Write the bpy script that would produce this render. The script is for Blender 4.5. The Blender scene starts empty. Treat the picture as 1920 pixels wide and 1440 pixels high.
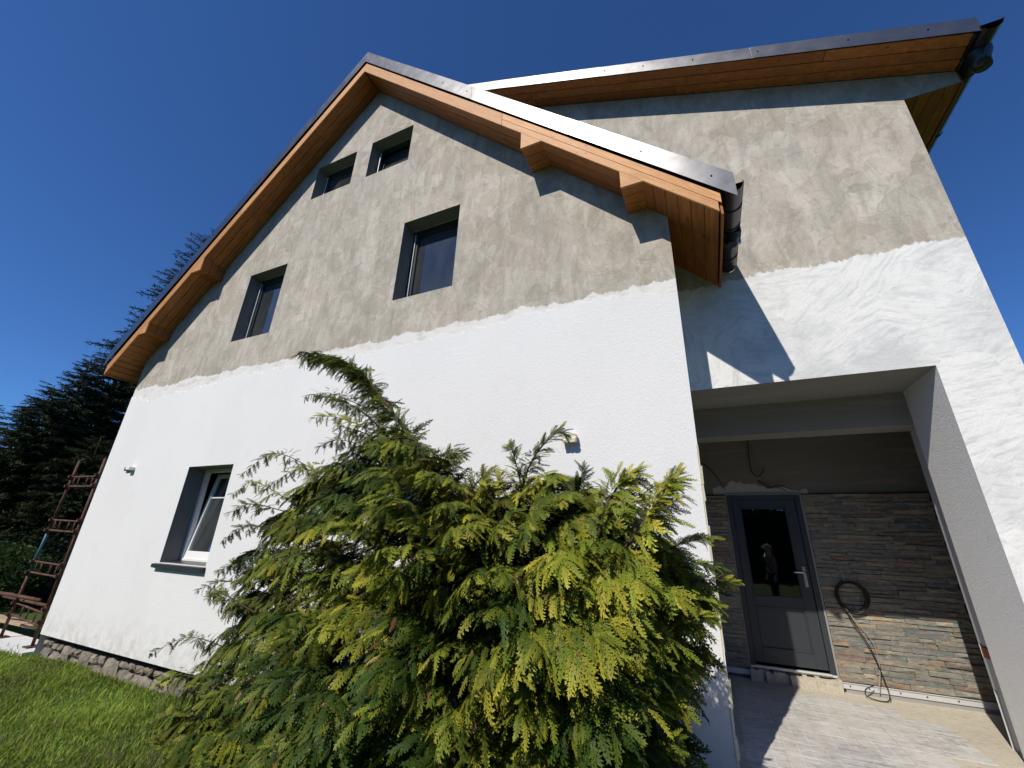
import bpy, math, random
import numpy as np
from mathutils import Vector, Matrix

# ------------------------------------------------------------------ camera, sky, sun, exposure
scene = bpy.context.scene
col = scene.collection
CAM = np.array([0.0, -3.85, 1.39])
RC = np.array([[0.91056234, 0.41203377, 0.03323252],
               [-0.11948733, 0.33931294, -0.93305386],
               [-0.39572592, 0.84563284, 0.3581984]])          # rows: right, down, forward
FPX = 767.624
cd = bpy.data.cameras.new('camera'); cam = bpy.data.objects.new('camera', cd); col.objects.link(cam)
cd.sensor_width = 36.0; cd.sensor_fit = 'HORIZONTAL'; cd.lens = 36.0 * FPX / 1920.0
cd.clip_start = 0.05; cd.clip_end = 3000
m3 = Matrix((RC[0], -RC[1], -RC[2])).transposed()
cam.matrix_world = Matrix.Translation(Vector(CAM)) @ m3.to_4x4()
scene.camera = cam

SUN = Vector((0.257, 1.0, -1.06)).normalized()                  # direction the light travels
elev = math.asin(-SUN.z); azim = math.atan2(-SUN.x, -SUN.y)
world = bpy.data.worlds.new('World'); scene.world = world; world.use_nodes = True
wn = world.node_tree; wn.nodes.clear()
sky = wn.nodes.new('ShaderNodeTexSky'); sky.sky_type = 'NISHITA'; sky.sun_disc = False
sky.sun_elevation = elev; sky.sun_rotation = azim
sky.altitude = 900; sky.air_density = 0.9; sky.dust_density = 0.0; sky.ozone_density = 3.0
bgn = wn.nodes.new('ShaderNodeBackground'); bgn.inputs[1].default_value = 0.084
wo = wn.nodes.new('ShaderNodeOutputWorld')
grade = wn.nodes.new('ShaderNodeMix'); grade.data_type = 'RGBA'; grade.blend_type = 'MULTIPLY'; grade.inputs[0].default_value = 1.0
grade.inputs[7].default_value = (0.57, 0.98, 1.50, 1)          # deep clear spring sky
wn.links.new(sky.outputs[0], grade.inputs[6]); wn.links.new(grade.outputs[2], bgn.inputs[0]); wn.links.new(bgn.outputs[0], wo.inputs[0])
sl = bpy.data.lights.new('sun', 'SUN'); sl.energy = 4.7; sl.angle = math.radians(0.53); sl.color = (1.0, 0.935, 0.835)
so = bpy.data.objects.new('sun', sl); col.objects.link(so)
so.rotation_euler = SUN.to_track_quat('-Z', 'Y').to_euler(); so.location = (-8, -20, 25)
scene.view_settings.view_transform = 'Standard'; scene.view_settings.look = 'None'
scene.view_settings.exposure = 0.0; scene.view_settings.gamma = 1.0
scene.view_settings.use_curve_mapping = False
scene.cycles.max_bounces = 6; scene.cycles.diffuse_bounces = 3; scene.cycles.glossy_bounces = 3; scene.cycles.transparent_max_bounces = 10

# ------------------------------------------------------------------ helpers
rng = np.random.default_rng(7)
random.seed(7)
def ray(u, v): return RC.T @ np.array([u - 960, v - 720, FPX])
def aty(u, v, y): r = ray(u, v); return CAM + r * ((y - CAM[1]) / r[1])
def atz(u, v, z): r = ray(u, v); return CAM + r * ((z - CAM[2]) / r[2])
def atr(u, v, rad): r = ray(u, v); return CAM + r * (rad / math.hypot(r[0], r[1]))

def prop(o, label=None, cat=None, group=None, kind=None):
    if label: o['label'] = label
    if cat: o['category'] = cat
    if group: o['group'] = group
    if kind: o['kind'] = kind
    return o
def thing(name, label, cat, loc=(0, 0, 0), group=None):
    o = bpy.data.objects.new(name, None); col.objects.link(o); o.location = loc
    o.empty_display_size = 0.2
    return prop(o, label, cat, group)
def base_of(p):
    v = Vector((0, 0, 0))
    while p is not None: v = v + p.location; p = p.parent
    return v
class MB:
    """collects faces (world coordinates) and links them as one mesh object"""
    def __init__(s): s.v = []; s.f = []
    def poly(s, pts): n = len(s.v); s.v += [tuple(map(float, p)) for p in pts]; s.f.append(tuple(range(n, n + len(pts)))); return s
    def box(s, a, b):
        x0, y0, z0 = [min(a[i], b[i]) for i in range(3)]; x1, y1, z1 = [max(a[i], b[i]) for i in range(3)]
        return s.hexa([(x0,y0,z0),(x1,y0,z0),(x1,y1,z0),(x0,y1,z0)], [(x0,y0,z1),(x1,y0,z1),(x1,y1,z1),(x0,y1,z1)])
    def hexa(s, lo, hi):
        n = len(s.v); k = len(lo); s.v += [tuple(map(float, p)) for p in lo] + [tuple(map(float, p)) for p in hi]
        s.f.append(tuple(n + i for i in reversed(range(k)))); s.f.append(tuple(n + k + i for i in range(k)))
        for i in range(k): j = (i + 1) % k; s.f.append((n + i, n + j, n + k + j, n + k + i))
        return s
    def prism(s, pts, vec): vec = np.asarray(vec, float); return s.hexa(pts, [np.asarray(p, float) + vec for p in pts])
    def tube(s, pts, r, n=8, cap=True):
        pts = [np.asarray(p, float) for p in pts]; m = len(pts)
        rr = r if hasattr(r, '__len__') else [r] * m
        t0 = pts[1] - pts[0]; t0 /= np.linalg.norm(t0)
        a = np.cross(t0, (0, 0, 1)); a = a if np.linalg.norm(a) > 1e-3 else np.cross(t0, (1, 0, 0)); a /= np.linalg.norm(a)
        st = len(s.v)
        for i in range(m):
            t = pts[min(i + 1, m - 1)] - pts[max(i - 1, 0)]; t /= max(np.linalg.norm(t), 1e-9)
            a = a - t * (a @ t); a /= max(np.linalg.norm(a), 1e-9); b = np.cross(t, a)
            for k in range(n):
                w = 2 * math.pi * k / n; s.v.append(tuple(pts[i] + rr[i] * (math.cos(w) * a + math.sin(w) * b)))
        for i in range(m - 1):
            for k in range(n):
                q = (k + 1) % n; s.f.append((st + i*n + k, st + i*n + q, st + (i+1)*n + q, st + (i+1)*n + k))
        if cap:
            s.f.append(tuple(st + k for k in reversed(range(n)))); s.f.append(tuple(st + (m-1)*n + k for k in range(n)))
        return s
    def build(s, name, mat, parent=None, smooth=False, bevel=0.0):
        me = bpy.data.meshes.new(name); b = base_of(parent)
        me.from_pydata([(x - b.x, y - b.y, z - b.z) for x, y, z in s.v], [], s.f); me.update()
        if smooth:
            me.polygons.foreach_set('use_smooth', [True] * len(me.polygons))
        me.materials.append(mat)
        o = bpy.data.objects.new(name, me); col.objects.link(o); o.parent = parent
        if bevel:
            md = o.modifiers.new('bevel', 'BEVEL'); md.width = bevel; md.segments = 1; md.limit_method = 'ANGLE'
        return o
def npmesh(name, V, F, mat, parent=None, color=None, smooth=False):
    """big triangle mesh from numpy arrays (world coordinates)"""
    b = base_of(parent); V = np.asarray(V, np.float32) - np.array([b.x, b.y, b.z], np.float32); F = np.asarray(F, np.int32)
    me = bpy.data.meshes.new(name)
    me.vertices.add(len(V)); me.vertices.foreach_set('co', V.ravel())
    me.loops.add(F.size); me.loops.foreach_set('vertex_index', F.ravel())
    me.polygons.add(len(F)); me.polygons.foreach_set('loop_start', np.arange(0, F.size, F.shape[1], dtype=np.int32))
    if smooth: me.polygons.foreach_set('use_smooth', np.ones(len(F), bool))
    me.update(calc_edges=True)
    if color is not None:
        at = me.color_attributes.new('tint', 'FLOAT_COLOR', 'POINT')
        at.data.foreach_set('color', np.concatenate([color, np.ones((len(color), 1))], 1).astype(np.float32).ravel())
    me.materials.append(mat)
    o = bpy.data.objects.new(name, me); col.objects.link(o); o.parent = parent
    return o

# ------------------------------------------------------------------ materials
class Mat:
    def __init__(s, name):
        s.m = bpy.data.materials.new(name); s.m.use_nodes = True; s.t = s.m.node_tree; s.N = s.t.nodes; s.L = s.t.links
        s.bsdf = s.N['Principled BSDF']; s.out = s.N['Material Output']; s._co = None
    def n(s, typ, **kw):
        nd = s.N.new(typ)
        for k, v in kw.items(): setattr(nd, k, v)
        return nd
    def set(s, nd, key, val):
        if isinstance(val, bpy.types.NodeSocket): s.L.new(val, nd.inputs[key])
        else: nd.inputs[key].default_value = val
    def co(s):
        if s._co is None: s._co = s.n('ShaderNodeTexCoord').outputs['Object']
        return s._co
    def mapping(s, scale=(1,1,1), rot=(0,0,0), loc=(0,0,0), src=None):
        nd = s.n('ShaderNodeMapping'); s.set(nd, 'Vector', src or s.co()); s.set(nd, 'Scale', scale); s.set(nd, 'Rotation', rot); s.set(nd, 'Location', loc)
        return nd.outputs[0]
    def noise(s, scale, detail=4, rough=0.55, vec=None, dist=0.0, color=False):
        nd = s.n('ShaderNodeTexNoise'); s.set(nd, 'Vector', vec or s.co()); s.set(nd, 'Scale', scale); s.set(nd, 'Detail', detail); s.set(nd, 'Roughness', rough); s.set(nd, 'Distortion', dist)
        return nd.outputs[1 if color else 0]
    def voro(s, scale, vec=None, feature='F1', out='Distance', rand=1.0):
        nd = s.n('ShaderNodeTexVoronoi', feature=feature); s.set(nd, 'Vector', vec or s.co()); s.set(nd, 'Scale', scale); s.set(nd, 'Randomness', rand)
        return nd.outputs[out]
    def ramp(s, fac, stops, interp='LINEAR'):
        nd = s.n('ShaderNodeValToRGB'); s.L.new(fac, nd.inputs[0]); cr = nd.color_ramp; cr.interpolation = interp
        while len(cr.elements) < len(stops): cr.elements.new(0.5)
        for e, (p, c) in zip(cr.elements, stops):
            e.position = p; e.color = (c, c, c, 1) if not hasattr(c, '__len__') else (*c, 1)
        return nd.outputs[0]
    def mix(s, fac, a, b, mode='MIX'):
        nd = s.n('ShaderNodeMix', data_type='RGBA', blend_type=mode)
        s.set(nd, 0, fac)
        for i, v in ((6, a), (7, b)):
            if isinstance(v, bpy.types.NodeSocket): s.L.new(v, nd.inputs[i])
            else: nd.inputs[i].default_value = (*v, 1) if len(v) == 3 else v
        return nd.outputs[2]
    def math(s, op, a, b=None, c=None, clamp=False):
        nd = s.n('ShaderNodeMath', operation=op, use_clamp=clamp)
        for i, v in enumerate((a, b, c)):
            if v is not None: s.set(nd, i, v)
        return nd.outputs[0]
    def vadd(s, a, b):
        nd = s.n('ShaderNodeVectorMath', operation='ADD'); s.L.new(a, nd.inputs[0]); s.set(nd, 1, b); return nd.outputs[0]
    def warp(s, scale, amt, vec=None, detail=3):
        c = s.noise(scale, detail, 0.5, vec, color=True)
        nd = s.n('ShaderNodeVectorMath', operation='MULTIPLY_ADD'); s.L.new(c, nd.inputs[0]); nd.inputs[1].default_value = (amt,)*3; s.L.new(vec or s.co(), nd.inputs[2]); return nd.outputs[0]
    def turn(s, ang, vec=None):
        nd = s.n('ShaderNodeVectorRotate', rotation_type='Y_AXIS'); s.L.new(vec or s.co(), nd.inputs['Vector']); s.L.new(ang, nd.inputs['Angle']); return nd.outputs[0]
    def sep(s, vec=None):
        nd = s.n('ShaderNodeSeparateXYZ'); s.L.new(vec or s.co(), nd.inputs[0]); return nd.outputs
    def color(s, c): s.set(s.bsdf, 'Base Color', c if isinstance(c, bpy.types.NodeSocket) else (*c, 1)); return s
    def rough(s, r): s.set(s.bsdf, 'Roughness', r); return s
    def spec(s, v): s.set(s.bsdf, 'Specular IOR Level', v); return s
    def metal(s, v): s.set(s.bsdf, 'Metallic', v); return s
    def bump(s, h, strength=0.4, dist=0.01, prev=None):
        nd = s.n('ShaderNodeBump'); s.set(nd, 'Height', h); s.set(nd, 'Strength', strength); s.set(nd, 'Distance', dist)
        if prev is not None: s.L.new(prev, nd.inputs['Normal'])
        s.L.new(nd.outputs[0], s.bsdf.inputs['Normal']); return nd.outputs[0]

def flat(name, c, r=0.6, metal=0.0, spec=0.5, var=0.12, nscale=6.0, bump=0.0):
    """plain paint with slight uneven tone"""
    M = Mat(name); n = M.noise(nscale, 5, 0.6)
    M.color(M.mix(n, [x * (1 - var) for x in c], [min(1, x * (1 + var)) for x in c])); M.rough(r); M.metal(metal); M.spec(spec)
    if bump: M.bump(M.noise(nscale * 8, 4, 0.6), bump, 0.004)
    return M.m

def trowel_layers(M):
    """overlapping trowel passes: patches, ridges and drags"""
    w1 = M.warp(1.3, 0.55); w1 = M.warp(5.0, 0.10, w1)
    patch = M.voro(2.0, w1, out='Color'); pg = M.sep(patch)[0]
    edge = M.voro(2.0, w1, feature='DISTANCE_TO_EDGE')
    w2 = M.warp(2.1, 0.5, M.mapping((1, 1, 1), loc=(3.1, 0, 7.7))); w2 = M.warp(7.0, 0.08, w2)
    patch2 = M.sep(M.voro(4.3, w2, out='Color'))[1]
    edge2 = M.voro(4.3, w2, feature='DISTANCE_TO_EDGE')
    drag = M.noise(5.0, 6, 0.6, M.mapping((1.0, 1.0, 0.28), rot=(0, 0.35, 0)), 1.6)
    big = M.noise(0.55, 4, 0.55)
    return pg, edge, patch2, edge2, drag, big

def make_grey_plaster():
    M = Mat('grey_trowelled_plaster'); pg, edge, p2, e2, drag, big = trowel_layers(M)
    c = M.mix(M.ramp(big, [(0.3, 0.0), (0.7, 1.0)]), (0.452, 0.402, 0.338), (0.545, 0.494, 0.422))
    c = M.mix(M.ramp(pg, [(0.1, 0.0), (0.9, 0.55)]), c, (0.315, 0.278, 0.218))
    c = M.mix(M.ramp(p2, [(0.35, 0.0), (0.95, 0.50)]), c, (0.610, 0.575, 0.505))
    sm = M.noise(1.7, 7, 0.68, M.mapping((1.0, 1.0, 0.45), rot=(0, 0.2, 0)), 2.2)
    c = M.mix(M.ramp(sm, [(0.40, 0.0), (0.66, 0.60)]), c, (0.335, 0.315, 0.275))
    swirl = M.noise(3.4, 8, 0.7, M.warp(2.6, 0.9), 1.0)
    c = M.mix(M.ramp(swirl, [(0.34, 0.45), (0.44, 0.0)]), c, (0.270, 0.246, 0.205))
    c = M.mix(M.ramp(swirl, [(0.58, 0.0), (0.66, 0.35)]), c, (0.640, 0.615, 0.560))
    msk = M.noise(3.0, 3, 0.5)
    ridge = M.math('MULTIPLY', M.ramp(edge, [(0.0, 1.0), (0.03, 0.0)]), M.ramp(msk, [(0.54, 0.0), (0.68, 0.40)]))
    c = M.mix(ridge, c, (0.68, 0.655, 0.60))
    ridge2 = M.math('MULTIPLY', M.ramp(e2, [(0.0, 1.0), (0.05, 0.0)]), M.ramp(msk, [(0.36, 0.45), (0.50, 0.0)]))
    c = M.mix(ridge2, c, (0.255, 0.230, 0.188))
    c = M.mix(M.ramp(drag, [(0.34, 0.45), (0.50, 0.0)]), c, (0.300, 0.282, 0.245))
    c = M.mix(M.ramp(drag, [(0.58, 0.0), (0.72, 0.40)]), c, (0.640, 0.620, 0.570))
    wp = M.warp(1.6, 0.35); wp = M.warp(9.0, 0.05, wp)
    cell = M.sep(M.voro(2.6, wp, out='Color')); ce = M.voro(2.6, wp, feature='DISTANCE_TO_EDGE')
    stroke = M.noise(2.2, 8, 0.72, M.mapping((1.2, 1, 9.0), src=M.turn(M.math('MULTIPLY', cell[0], 6.28))), 0.5)
    c = M.mix(M.ramp(stroke, [(0.34, 0.50), (0.44, 0.0)]), c, (0.285, 0.258, 0.212))
    c = M.mix(M.ramp(stroke, [(0.57, 0.0), (0.68, 0.42)]), c, (0.610, 0.580, 0.515))
    c = M.mix(M.math('MULTIPLY', M.ramp(ce, [(0.0, 1.0), (0.018, 0.0)]), M.ramp(cell[1], [(0.5, 0.0), (0.7, 0.22)])), c, (0.22, 0.20, 0.165))
    pits = M.ramp(M.voro(7.0), [(0.0, 0.8), (0.045, 0.0)])
    strk = M.noise(2.4, 8, 0.72, M.mapping((2.6, 1, 0.5), rot=(0, 0.12, 0), src=M.warp(1.5, 0.35)), 0.4)
    c = M.mix(M.ramp(strk, [(0.38, 0.40), (0.46, 0.0)]), c, (0.290, 0.262, 0.216))
    c = M.mix(M.ramp(strk, [(0.54, 0.0), (0.68, 0.45)]), c, (0.600, 0.570, 0.505))
    c = M.mix(pits, c, (0.19, 0.175, 0.15))
    # white primer smear left above the finished render on the gable
    x, y, z = M.sep()[0], M.sep()[1], M.sep()[2]
    edgez = M.math('MULTIPLY_ADD', M.noise(1.4, 8, 0.70, M.mapping((1, 0, 0.0))), 0.50, 3.66)
    edgez = M.math('ADD', edgez, M.math('MULTIPLY', M.noise(9.0, 4, 0.6), 0.08))
    step = M.ramp(M.math('SUBTRACT', edgez, z), [(0.0, 0.0), (0.012, 1.0)])
    front = M.math('LESS_THAN', y, 0.2)
    pr = M.math('MULTIPLY', M.math('MULTIPLY', step, front), M.ramp(M.noise(4.0, 5, 0.6, M.mapping((1, 1, 2.5))), [(0.30, 0.5), (0.52, 0.95)]))
    c = M.mix(pr, c, (0.74, 0.735, 0.72))
    # brushed white primer on the set back wall
    ez2 = M.math('MULTIPLY_ADD', M.noise(1.6, 6, 0.6, M.mapping((1, 0, 0))), 0.30, 4.14)
    ez2 = M.math('ADD', ez2, M.math('MULTIPLY', M.noise(26.0, 3, 0.6, M.mapping((1, 1, 0.35))), 0.10))
    st2 = M.ramp(M.math('SUBTRACT', ez2, z), [(0.0, 0.0), (0.02, 1.0)])
    mid = M.math('MULTIPLY', M.math('GREATER_THAN', y, 0.6), M.math('LESS_THAN', y, 0.9))
    bw = M.warp(2.2, 0.22)
    pc = M.sep(M.voro(2.1, M.warp(2.0, 0.45, bw), out='Color'))
    br = M.noise(2.6, 9, 0.74, M.mapping((1.3, 1, 8.0), src=M.turn(M.math('MULTIPLY_ADD', pc[0], 2.2, -0.5))), 0.2)
    wc = M.mix(M.ramp(br, [(0.36, 0.0), (0.52, 1.0)]), (0.60, 0.61, 0.615), (0.80, 0.80, 0.785))
    wc = M.mix(M.math('MULTIPLY', pc[1], 0.22), wc, (0.60, 0.61, 0.615))
    wc = M.mix(M.ramp(M.noise(1.5, 7, 0.66), [(0.36, 0.75), (0.52, 0.0)]), wc, (0.55, 0.56, 0.56))
    wc = M.mix(M.ramp(M.noise(5.0, 8, 0.75, M.mapping((1.6, 1, 3.0), rot=(0, 0.2, 0))), [(0.24, 0.7), (0.38, 0.0)]), wc, (0.43, 0.43, 0.425))
    wc = M.mix(M.ramp(M.voro(3.2, M.warp(6.0, 0.4)), [(0.0, 0.6), (0.03, 0.0)]), wc, (0.30, 0.29, 0.27))
    c = M.mix(M.math('MULTIPLY', st2, mid), c, wc)
    M.color(c); M.rough(0.9); M.spec(0.15)
    h = M.math('ADD', M.math('MULTIPLY', pg, 0.5), M.math('MULTIPLY', drag, 0.9))
    h = M.math('ADD', h, M.math('MULTIPLY', p2, 0.35)); h = M.math('ADD', h, M.math('MULTIPLY', br, 0.30))
    h = M.math('ADD', h, M.math('MULTIPLY', swirl, 0.9)); h = M.math('ADD', h, M.math('MULTIPLY', strk, 0.5)); h = M.math('ADD', h, M.math('MULTIPLY', stroke, 0.45)); h = M.math('ADD', h, M.math('MULTIPLY', cell[2], 0.8)); b = M.bump(h, 0.45, 0.016); M.bump(M.noise(90, 3, 0.6), 0.25, 0.002, b)
    return M.m

def make_stucco(name, c0, c1):
    M = Mat(name)
    g = M.noise(150, 3, 0.7); g2 = M.noise(60, 2, 0.6); big = M.noise(0.8, 5, 0.6)
    c = M.mix(big, c0, c1)
    c = M.mix(M.ramp(g, [(0.34, 0.24), (0.5, 0.0)]), c, (0.50, 0.50, 0.50))
    c = M.mix(M.ramp(M.noise(2.2, 6, 0.7), [(0.30, 0.16), (0.44, 0.0)]), c, (0.56, 0.55, 0.53))
    c = M.mix(M.ramp(M.noise(0.5, 6, 0.6, M.mapping((1.4, 1, 0.7))), [(0.36, 0.30), (0.56, 0.0)]), c, (0.69, 0.69, 0.685))
    z = M.sep()[2]; foot = M.math('MULTIPLY', M.ramp(M.math('MULTIPLY_ADD', z, -1.6, 0.35), [(0.0, 0.0), (0.8, 0.55)]), M.ramp(M.noise(5, 7, 0.7), [(0.42, 0.0), (0.62, 1.0)]))
    c = M.mix(foot, c, (0.42, 0.39, 0.33))
    M.color(c); M.rough(0.92); M.spec(0.1)
    M.bump(M.math('ADD', g, M.math('MULTIPLY', g2, 0.8)), 0.7, 0.006)
    return M.m

def make_wood(name, axis, dark, light):
    """stained spruce with grain along axis (0 = x/slope, 1 = y)"""
    M = Mat(name)
    sc = (2.2, 26, 26) if axis == 0 else (26, 2.2, 26)
    oi = M.n('ShaderNodeObjectInfo').outputs['Random']
    nd = M.n('ShaderNodeCombineXYZ'); M.L.new(M.math('MULTIPLY', oi, 37.0), nd.inputs[0]); M.L.new(M.math('MULTIPLY', oi, 11.0), nd.inputs[1])
    if axis == 0:
        # run the grain down either 45 degree slope
        s = M.sep(); cmb = M.n('ShaderNodeCombineXYZ')
        ax = M.math('ABSOLUTE', M.math('ADD', s[0], 4.95))
        M.L.new(M.math('SUBTRACT', ax, s[2]), cmb.inputs[0]); M.L.new(s[1], cmb.inputs[1]); M.L.new(M.math('ADD', ax, s[2]), cmb.inputs[2])
        src = M.vadd(cmb.outputs[0], nd.outputs[0])
    else: src = M.vadd(M.co(), nd.outputs[0])
    g = M.noise(1.0, 6, 0.6, M.mapping(sc, src=src), 0.8)
    c = M.mix(M.ramp(g, [(0.32, 0.0), (0.68, 1.0)]), dark, light)
    c = M.mix(M.math('MULTIPLY', oi, 0.55), c, [x * 0.66 for x in dark])
    kn = M.voro(1.0, M.mapping((3.2, 9, 9) if axis == 0 else (9, 3.2, 9), src=src))
    c = M.mix(M.ramp(kn, [(0.0, 0.85), (0.10, 0.55), (0.16, 0.0)]), c, [x * 0.35 for x in dark])
    c = M.mix(M.ramp(M.noise(3.5, 5, 0.6, src), [(0.30, 0.35), (0.5, 0.0)]), c, [x * 0.7 for x in dark])
    M.color(c); M.rough(0.55); M.spec(0.3); M.bump(g, 0.18, 0.003)
    return M.m

def make_leaf(name, rough=0.55, trans=0.28, gain=1.0):
    M = Mat(name); a = M.n('ShaderNodeVertexColor', layer_name='tint').outputs[0]
    if gain != 1.0: a = M.mix(1.0, a, (gain,)*3, 'MULTIPLY')
    M.color(a); M.rough(rough); M.spec(0.12)
    tr = M.n('ShaderNodeBsdfTranslucent'); M.L.new(a, tr.inputs[0])
    mx = M.n('ShaderNodeMixShader'); mx.inputs[0].default_value = trans
    M.L.new(M.bsdf.outputs[0], mx.inputs[1]); M.L.new(tr.outputs[0], mx.inputs[2]); M.L.new(mx.outputs[0], M.out.inputs[0])
    return M.m

def make_glass(name, tint=(0.75, 0.8, 0.82), ior=1.55, dust_haze=0.0):
    M = Mat(name); M.N.remove(M.bsdf)
    tr = M.n('ShaderNodeBsdfTransparent'); tr.inputs[0].default_value = (*tint, 1)
    gl = M.n('ShaderNodeBsdfGlossy'); gl.inputs['Roughness'].default_value = 0.015; gl.inputs[0].default_value = (0.95, 0.97, 1, 1)
    fr = M.n('ShaderNodeFresnel'); fr.inputs[0].default_value = ior
    k = M.math('MULTIPLY_ADD', fr.outputs[0], 1.5 if dust_haze else 1.0, 0.02, clamp=True)
    mx = M.n('ShaderNodeMixShader'); M.L.new(k, mx.inputs[0]); M.L.new(tr.outputs[0], mx.inputs[1]); M.L.new(gl.outputs[0], mx.inputs[2]); M.L.new(mx.outputs[0], M.out.inputs[0])
    if dust_haze:  # pale diffuse layer imitating grey reflections on the window panes
        df = M.n('ShaderNodeBsdfDiffuse'); df.inputs[0].default_value = (0.58, 0.62, 0.60, 1); m2 = M.n('ShaderNodeMixShader')
        M.L.new(M.math('MULTIPLY', M.ramp(M.noise(2.5, 6, 0.6, M.mapping((1.5, 1, 0.6))), [(0.3, 0.4), (0.7, 1.0)]), dust_haze), m2.inputs[0])
        M.L.new(mx.outputs[0], m2.inputs[1]); M.L.new(df.outputs[0], m2.inputs[2]); M.L.new(m2.outputs[0], M.out.inputs[0])
    return M.m

def make_slate():
    M = Mat('split_slate'); oi = M.n('ShaderNodeObjectInfo').outputs['Random']
    c = M.ramp(oi, [(0.0, (0.200, 0.200, 0.178)), (0.16, (0.265, 0.250, 0.205)), (0.32, (0.175, 0.185, 0.176)), (0.46, (0.31, 0.265, 0.195)), (0.58, (0.225, 0.218, 0.188)), (0.70, (0.27, 0.185, 0.120)), (0.78, (0.245, 0.232, 0.198)), (0.88, (0.205, 0.160, 0.130)), (0.95, (0.37, 0.31, 0.215))], 'CONSTANT')
    rust = M.noise(9.0, 7, 0.7, M.mapping((1, 1, 2.2)), 0.8)
    c = M.mix(M.ramp(rust, [(0.53, 0.0), (0.61, 0.55)]), c, (0.33, 0.185, 0.090))
    pale = M.noise(13.0, 6, 0.65, M.mapping((1, 1, 2.4), loc=(4, 2, 9)), 0.6)
    c = M.mix(M.ramp(pale, [(0.52, 0.0), (0.64, 0.6)]), c, (0.40, 0.37, 0.30))
    grn = M.noise(12.0, 6, 0.65, M.mapping((1, 1, 2.0), loc=(1, 7, 3)), 0.6)
    c = M.mix(M.ramp(grn, [(0.50, 0.0), (0.62, 0.6)]), c, (0.165, 0.175, 0.160))
    dk = M.noise(19.0, 5, 0.7, M.mapping((1, 1, 2.5)))
    c = M.mix(M.ramp(dk, [(0.30, 0.6), (0.48, 0.0)]), c, (0.07, 0.068, 0.062))
    M.color(c); M.rough(0.75); M.spec(0.3); M.bump(M.math('ADD', rust, M.math('MULTIPLY', dk, 0.7)), 0.8, 0.012)
    return M.m

def make_rubble():
    M = Mat('rubble_stone'); oi = M.n('ShaderNodeObjectInfo').outputs['Random']
    c = M.ramp(oi, [(0.0, (0.22, 0.19, 0.155)), (0.35, (0.29, 0.25, 0.205)), (0.65, (0.24, 0.215, 0.19)), (1.0, (0.33, 0.29, 0.235))])
    n = M.noise(9, 7, 0.7); c = M.mix(M.ramp(n, [(0.35, 0.65), (0.55, 0.0)]), c, (0.11, 0.10, 0.085))
    c = M.mix(M.ramp(M.noise(30, 4, 0.6), [(0.58, 0.0), (0.7, 0.5)]), c, (0.42, 0.39, 0.33))
    M.color(c); M.rough(0.9); M.spec(0.15); M.bump(M.math('ADD', n, M.noise(35, 4, 0.6)), 0.7, 0.03)
    return M.m

def make_tile():
    M = Mat('grey_split_tile'); oi = M.n('ShaderNodeObjectInfo').outputs['Random']
    st = M.noise(1.0, 8, 0.74, M.mapping((9, 30, 20), rot=(0, 0, 0.30)), 0.6)
    c = M.mix(M.ramp(st, [(0.36, 0.0), (0.62, 1.0)]), (0.215, 0.212, 0.205), (0.60, 0.59, 0.56))
    c = M.mix(M.math('MULTIPLY', oi, 0.25), c, (0.42, 0.37, 0.35))
    dust_haze = M.noise(1.3, 7, 0.66); c = M.mix(M.ramp(dust_haze, [(0.40, 0.0), (0.64, 0.6)]), c, (0.60, 0.575, 0.52))
    s = M.sep(); lines = None                          # pressed joint pattern filled with dust
    for k, off in ((0, 0.046), (1, 2.141)):
        f = M.math('ABSOLUTE', M.math('SUBTRACT', M.math('FRACT', M.math('MULTIPLY', M.math('ADD', s[k], off + 4 * 0.101), 1 / 0.101)), 0.5))
        l = M.ramp(f, [(0.455, 0.0), (0.49, 1.0)]); lines = l if lines is None else M.math('MAXIMUM', lines, l)
    c = M.mix(M.math('MULTIPLY', lines, M.ramp(M.noise(3.0, 4, 0.6), [(0.38, 0.1), (0.6, 0.75)])), c, (0.66, 0.645, 0.60))
    M.color(c); M.rough(0.8); M.spec(0.25); M.bump(st, 0.35, 0.006)
    return M.m

def make_mortar():
    M = Mat('dusty_screed'); n = M.noise(2.2, 7, 0.65); f = M.noise(24, 6, 0.7)
    c = M.mix(n, (0.42, 0.375, 0.30), (0.60, 0.555, 0.46)); c = M.mix(M.ramp(f, [(0.34, 0.5), (0.5, 0.0)]), c, (0.30, 0.265, 0.205))
    M.color(c); M.rough(0.95); M.spec(0.1); M.bump(M.math('ADD', n, f), 0.6, 0.02)
    return M.m

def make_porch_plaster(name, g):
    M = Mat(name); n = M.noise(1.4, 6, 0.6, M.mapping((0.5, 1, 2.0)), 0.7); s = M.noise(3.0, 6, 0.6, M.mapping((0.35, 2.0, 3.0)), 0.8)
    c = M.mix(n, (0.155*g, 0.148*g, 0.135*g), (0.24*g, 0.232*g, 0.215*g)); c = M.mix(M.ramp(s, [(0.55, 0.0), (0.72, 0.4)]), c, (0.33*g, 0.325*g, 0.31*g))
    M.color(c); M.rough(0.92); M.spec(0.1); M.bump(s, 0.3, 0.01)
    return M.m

def make_lawn():
    M = Mat('lawn_soil'); n = M.noise(1.6, 6, 0.65); f = M.noise(20, 5, 0.7)
    c = M.mix(n, (0.040, 0.075, 0.016), (0.075, 0.115, 0.028)); c = M.mix(M.ramp(f, [(0.36, 0.6), (0.52, 0.0)]), c, (0.055, 0.045, 0.025))
    M.color(c); M.rough(0.95); M.spec(0.1); M.bump(f, 0.6, 0.03)
    return M.m

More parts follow.
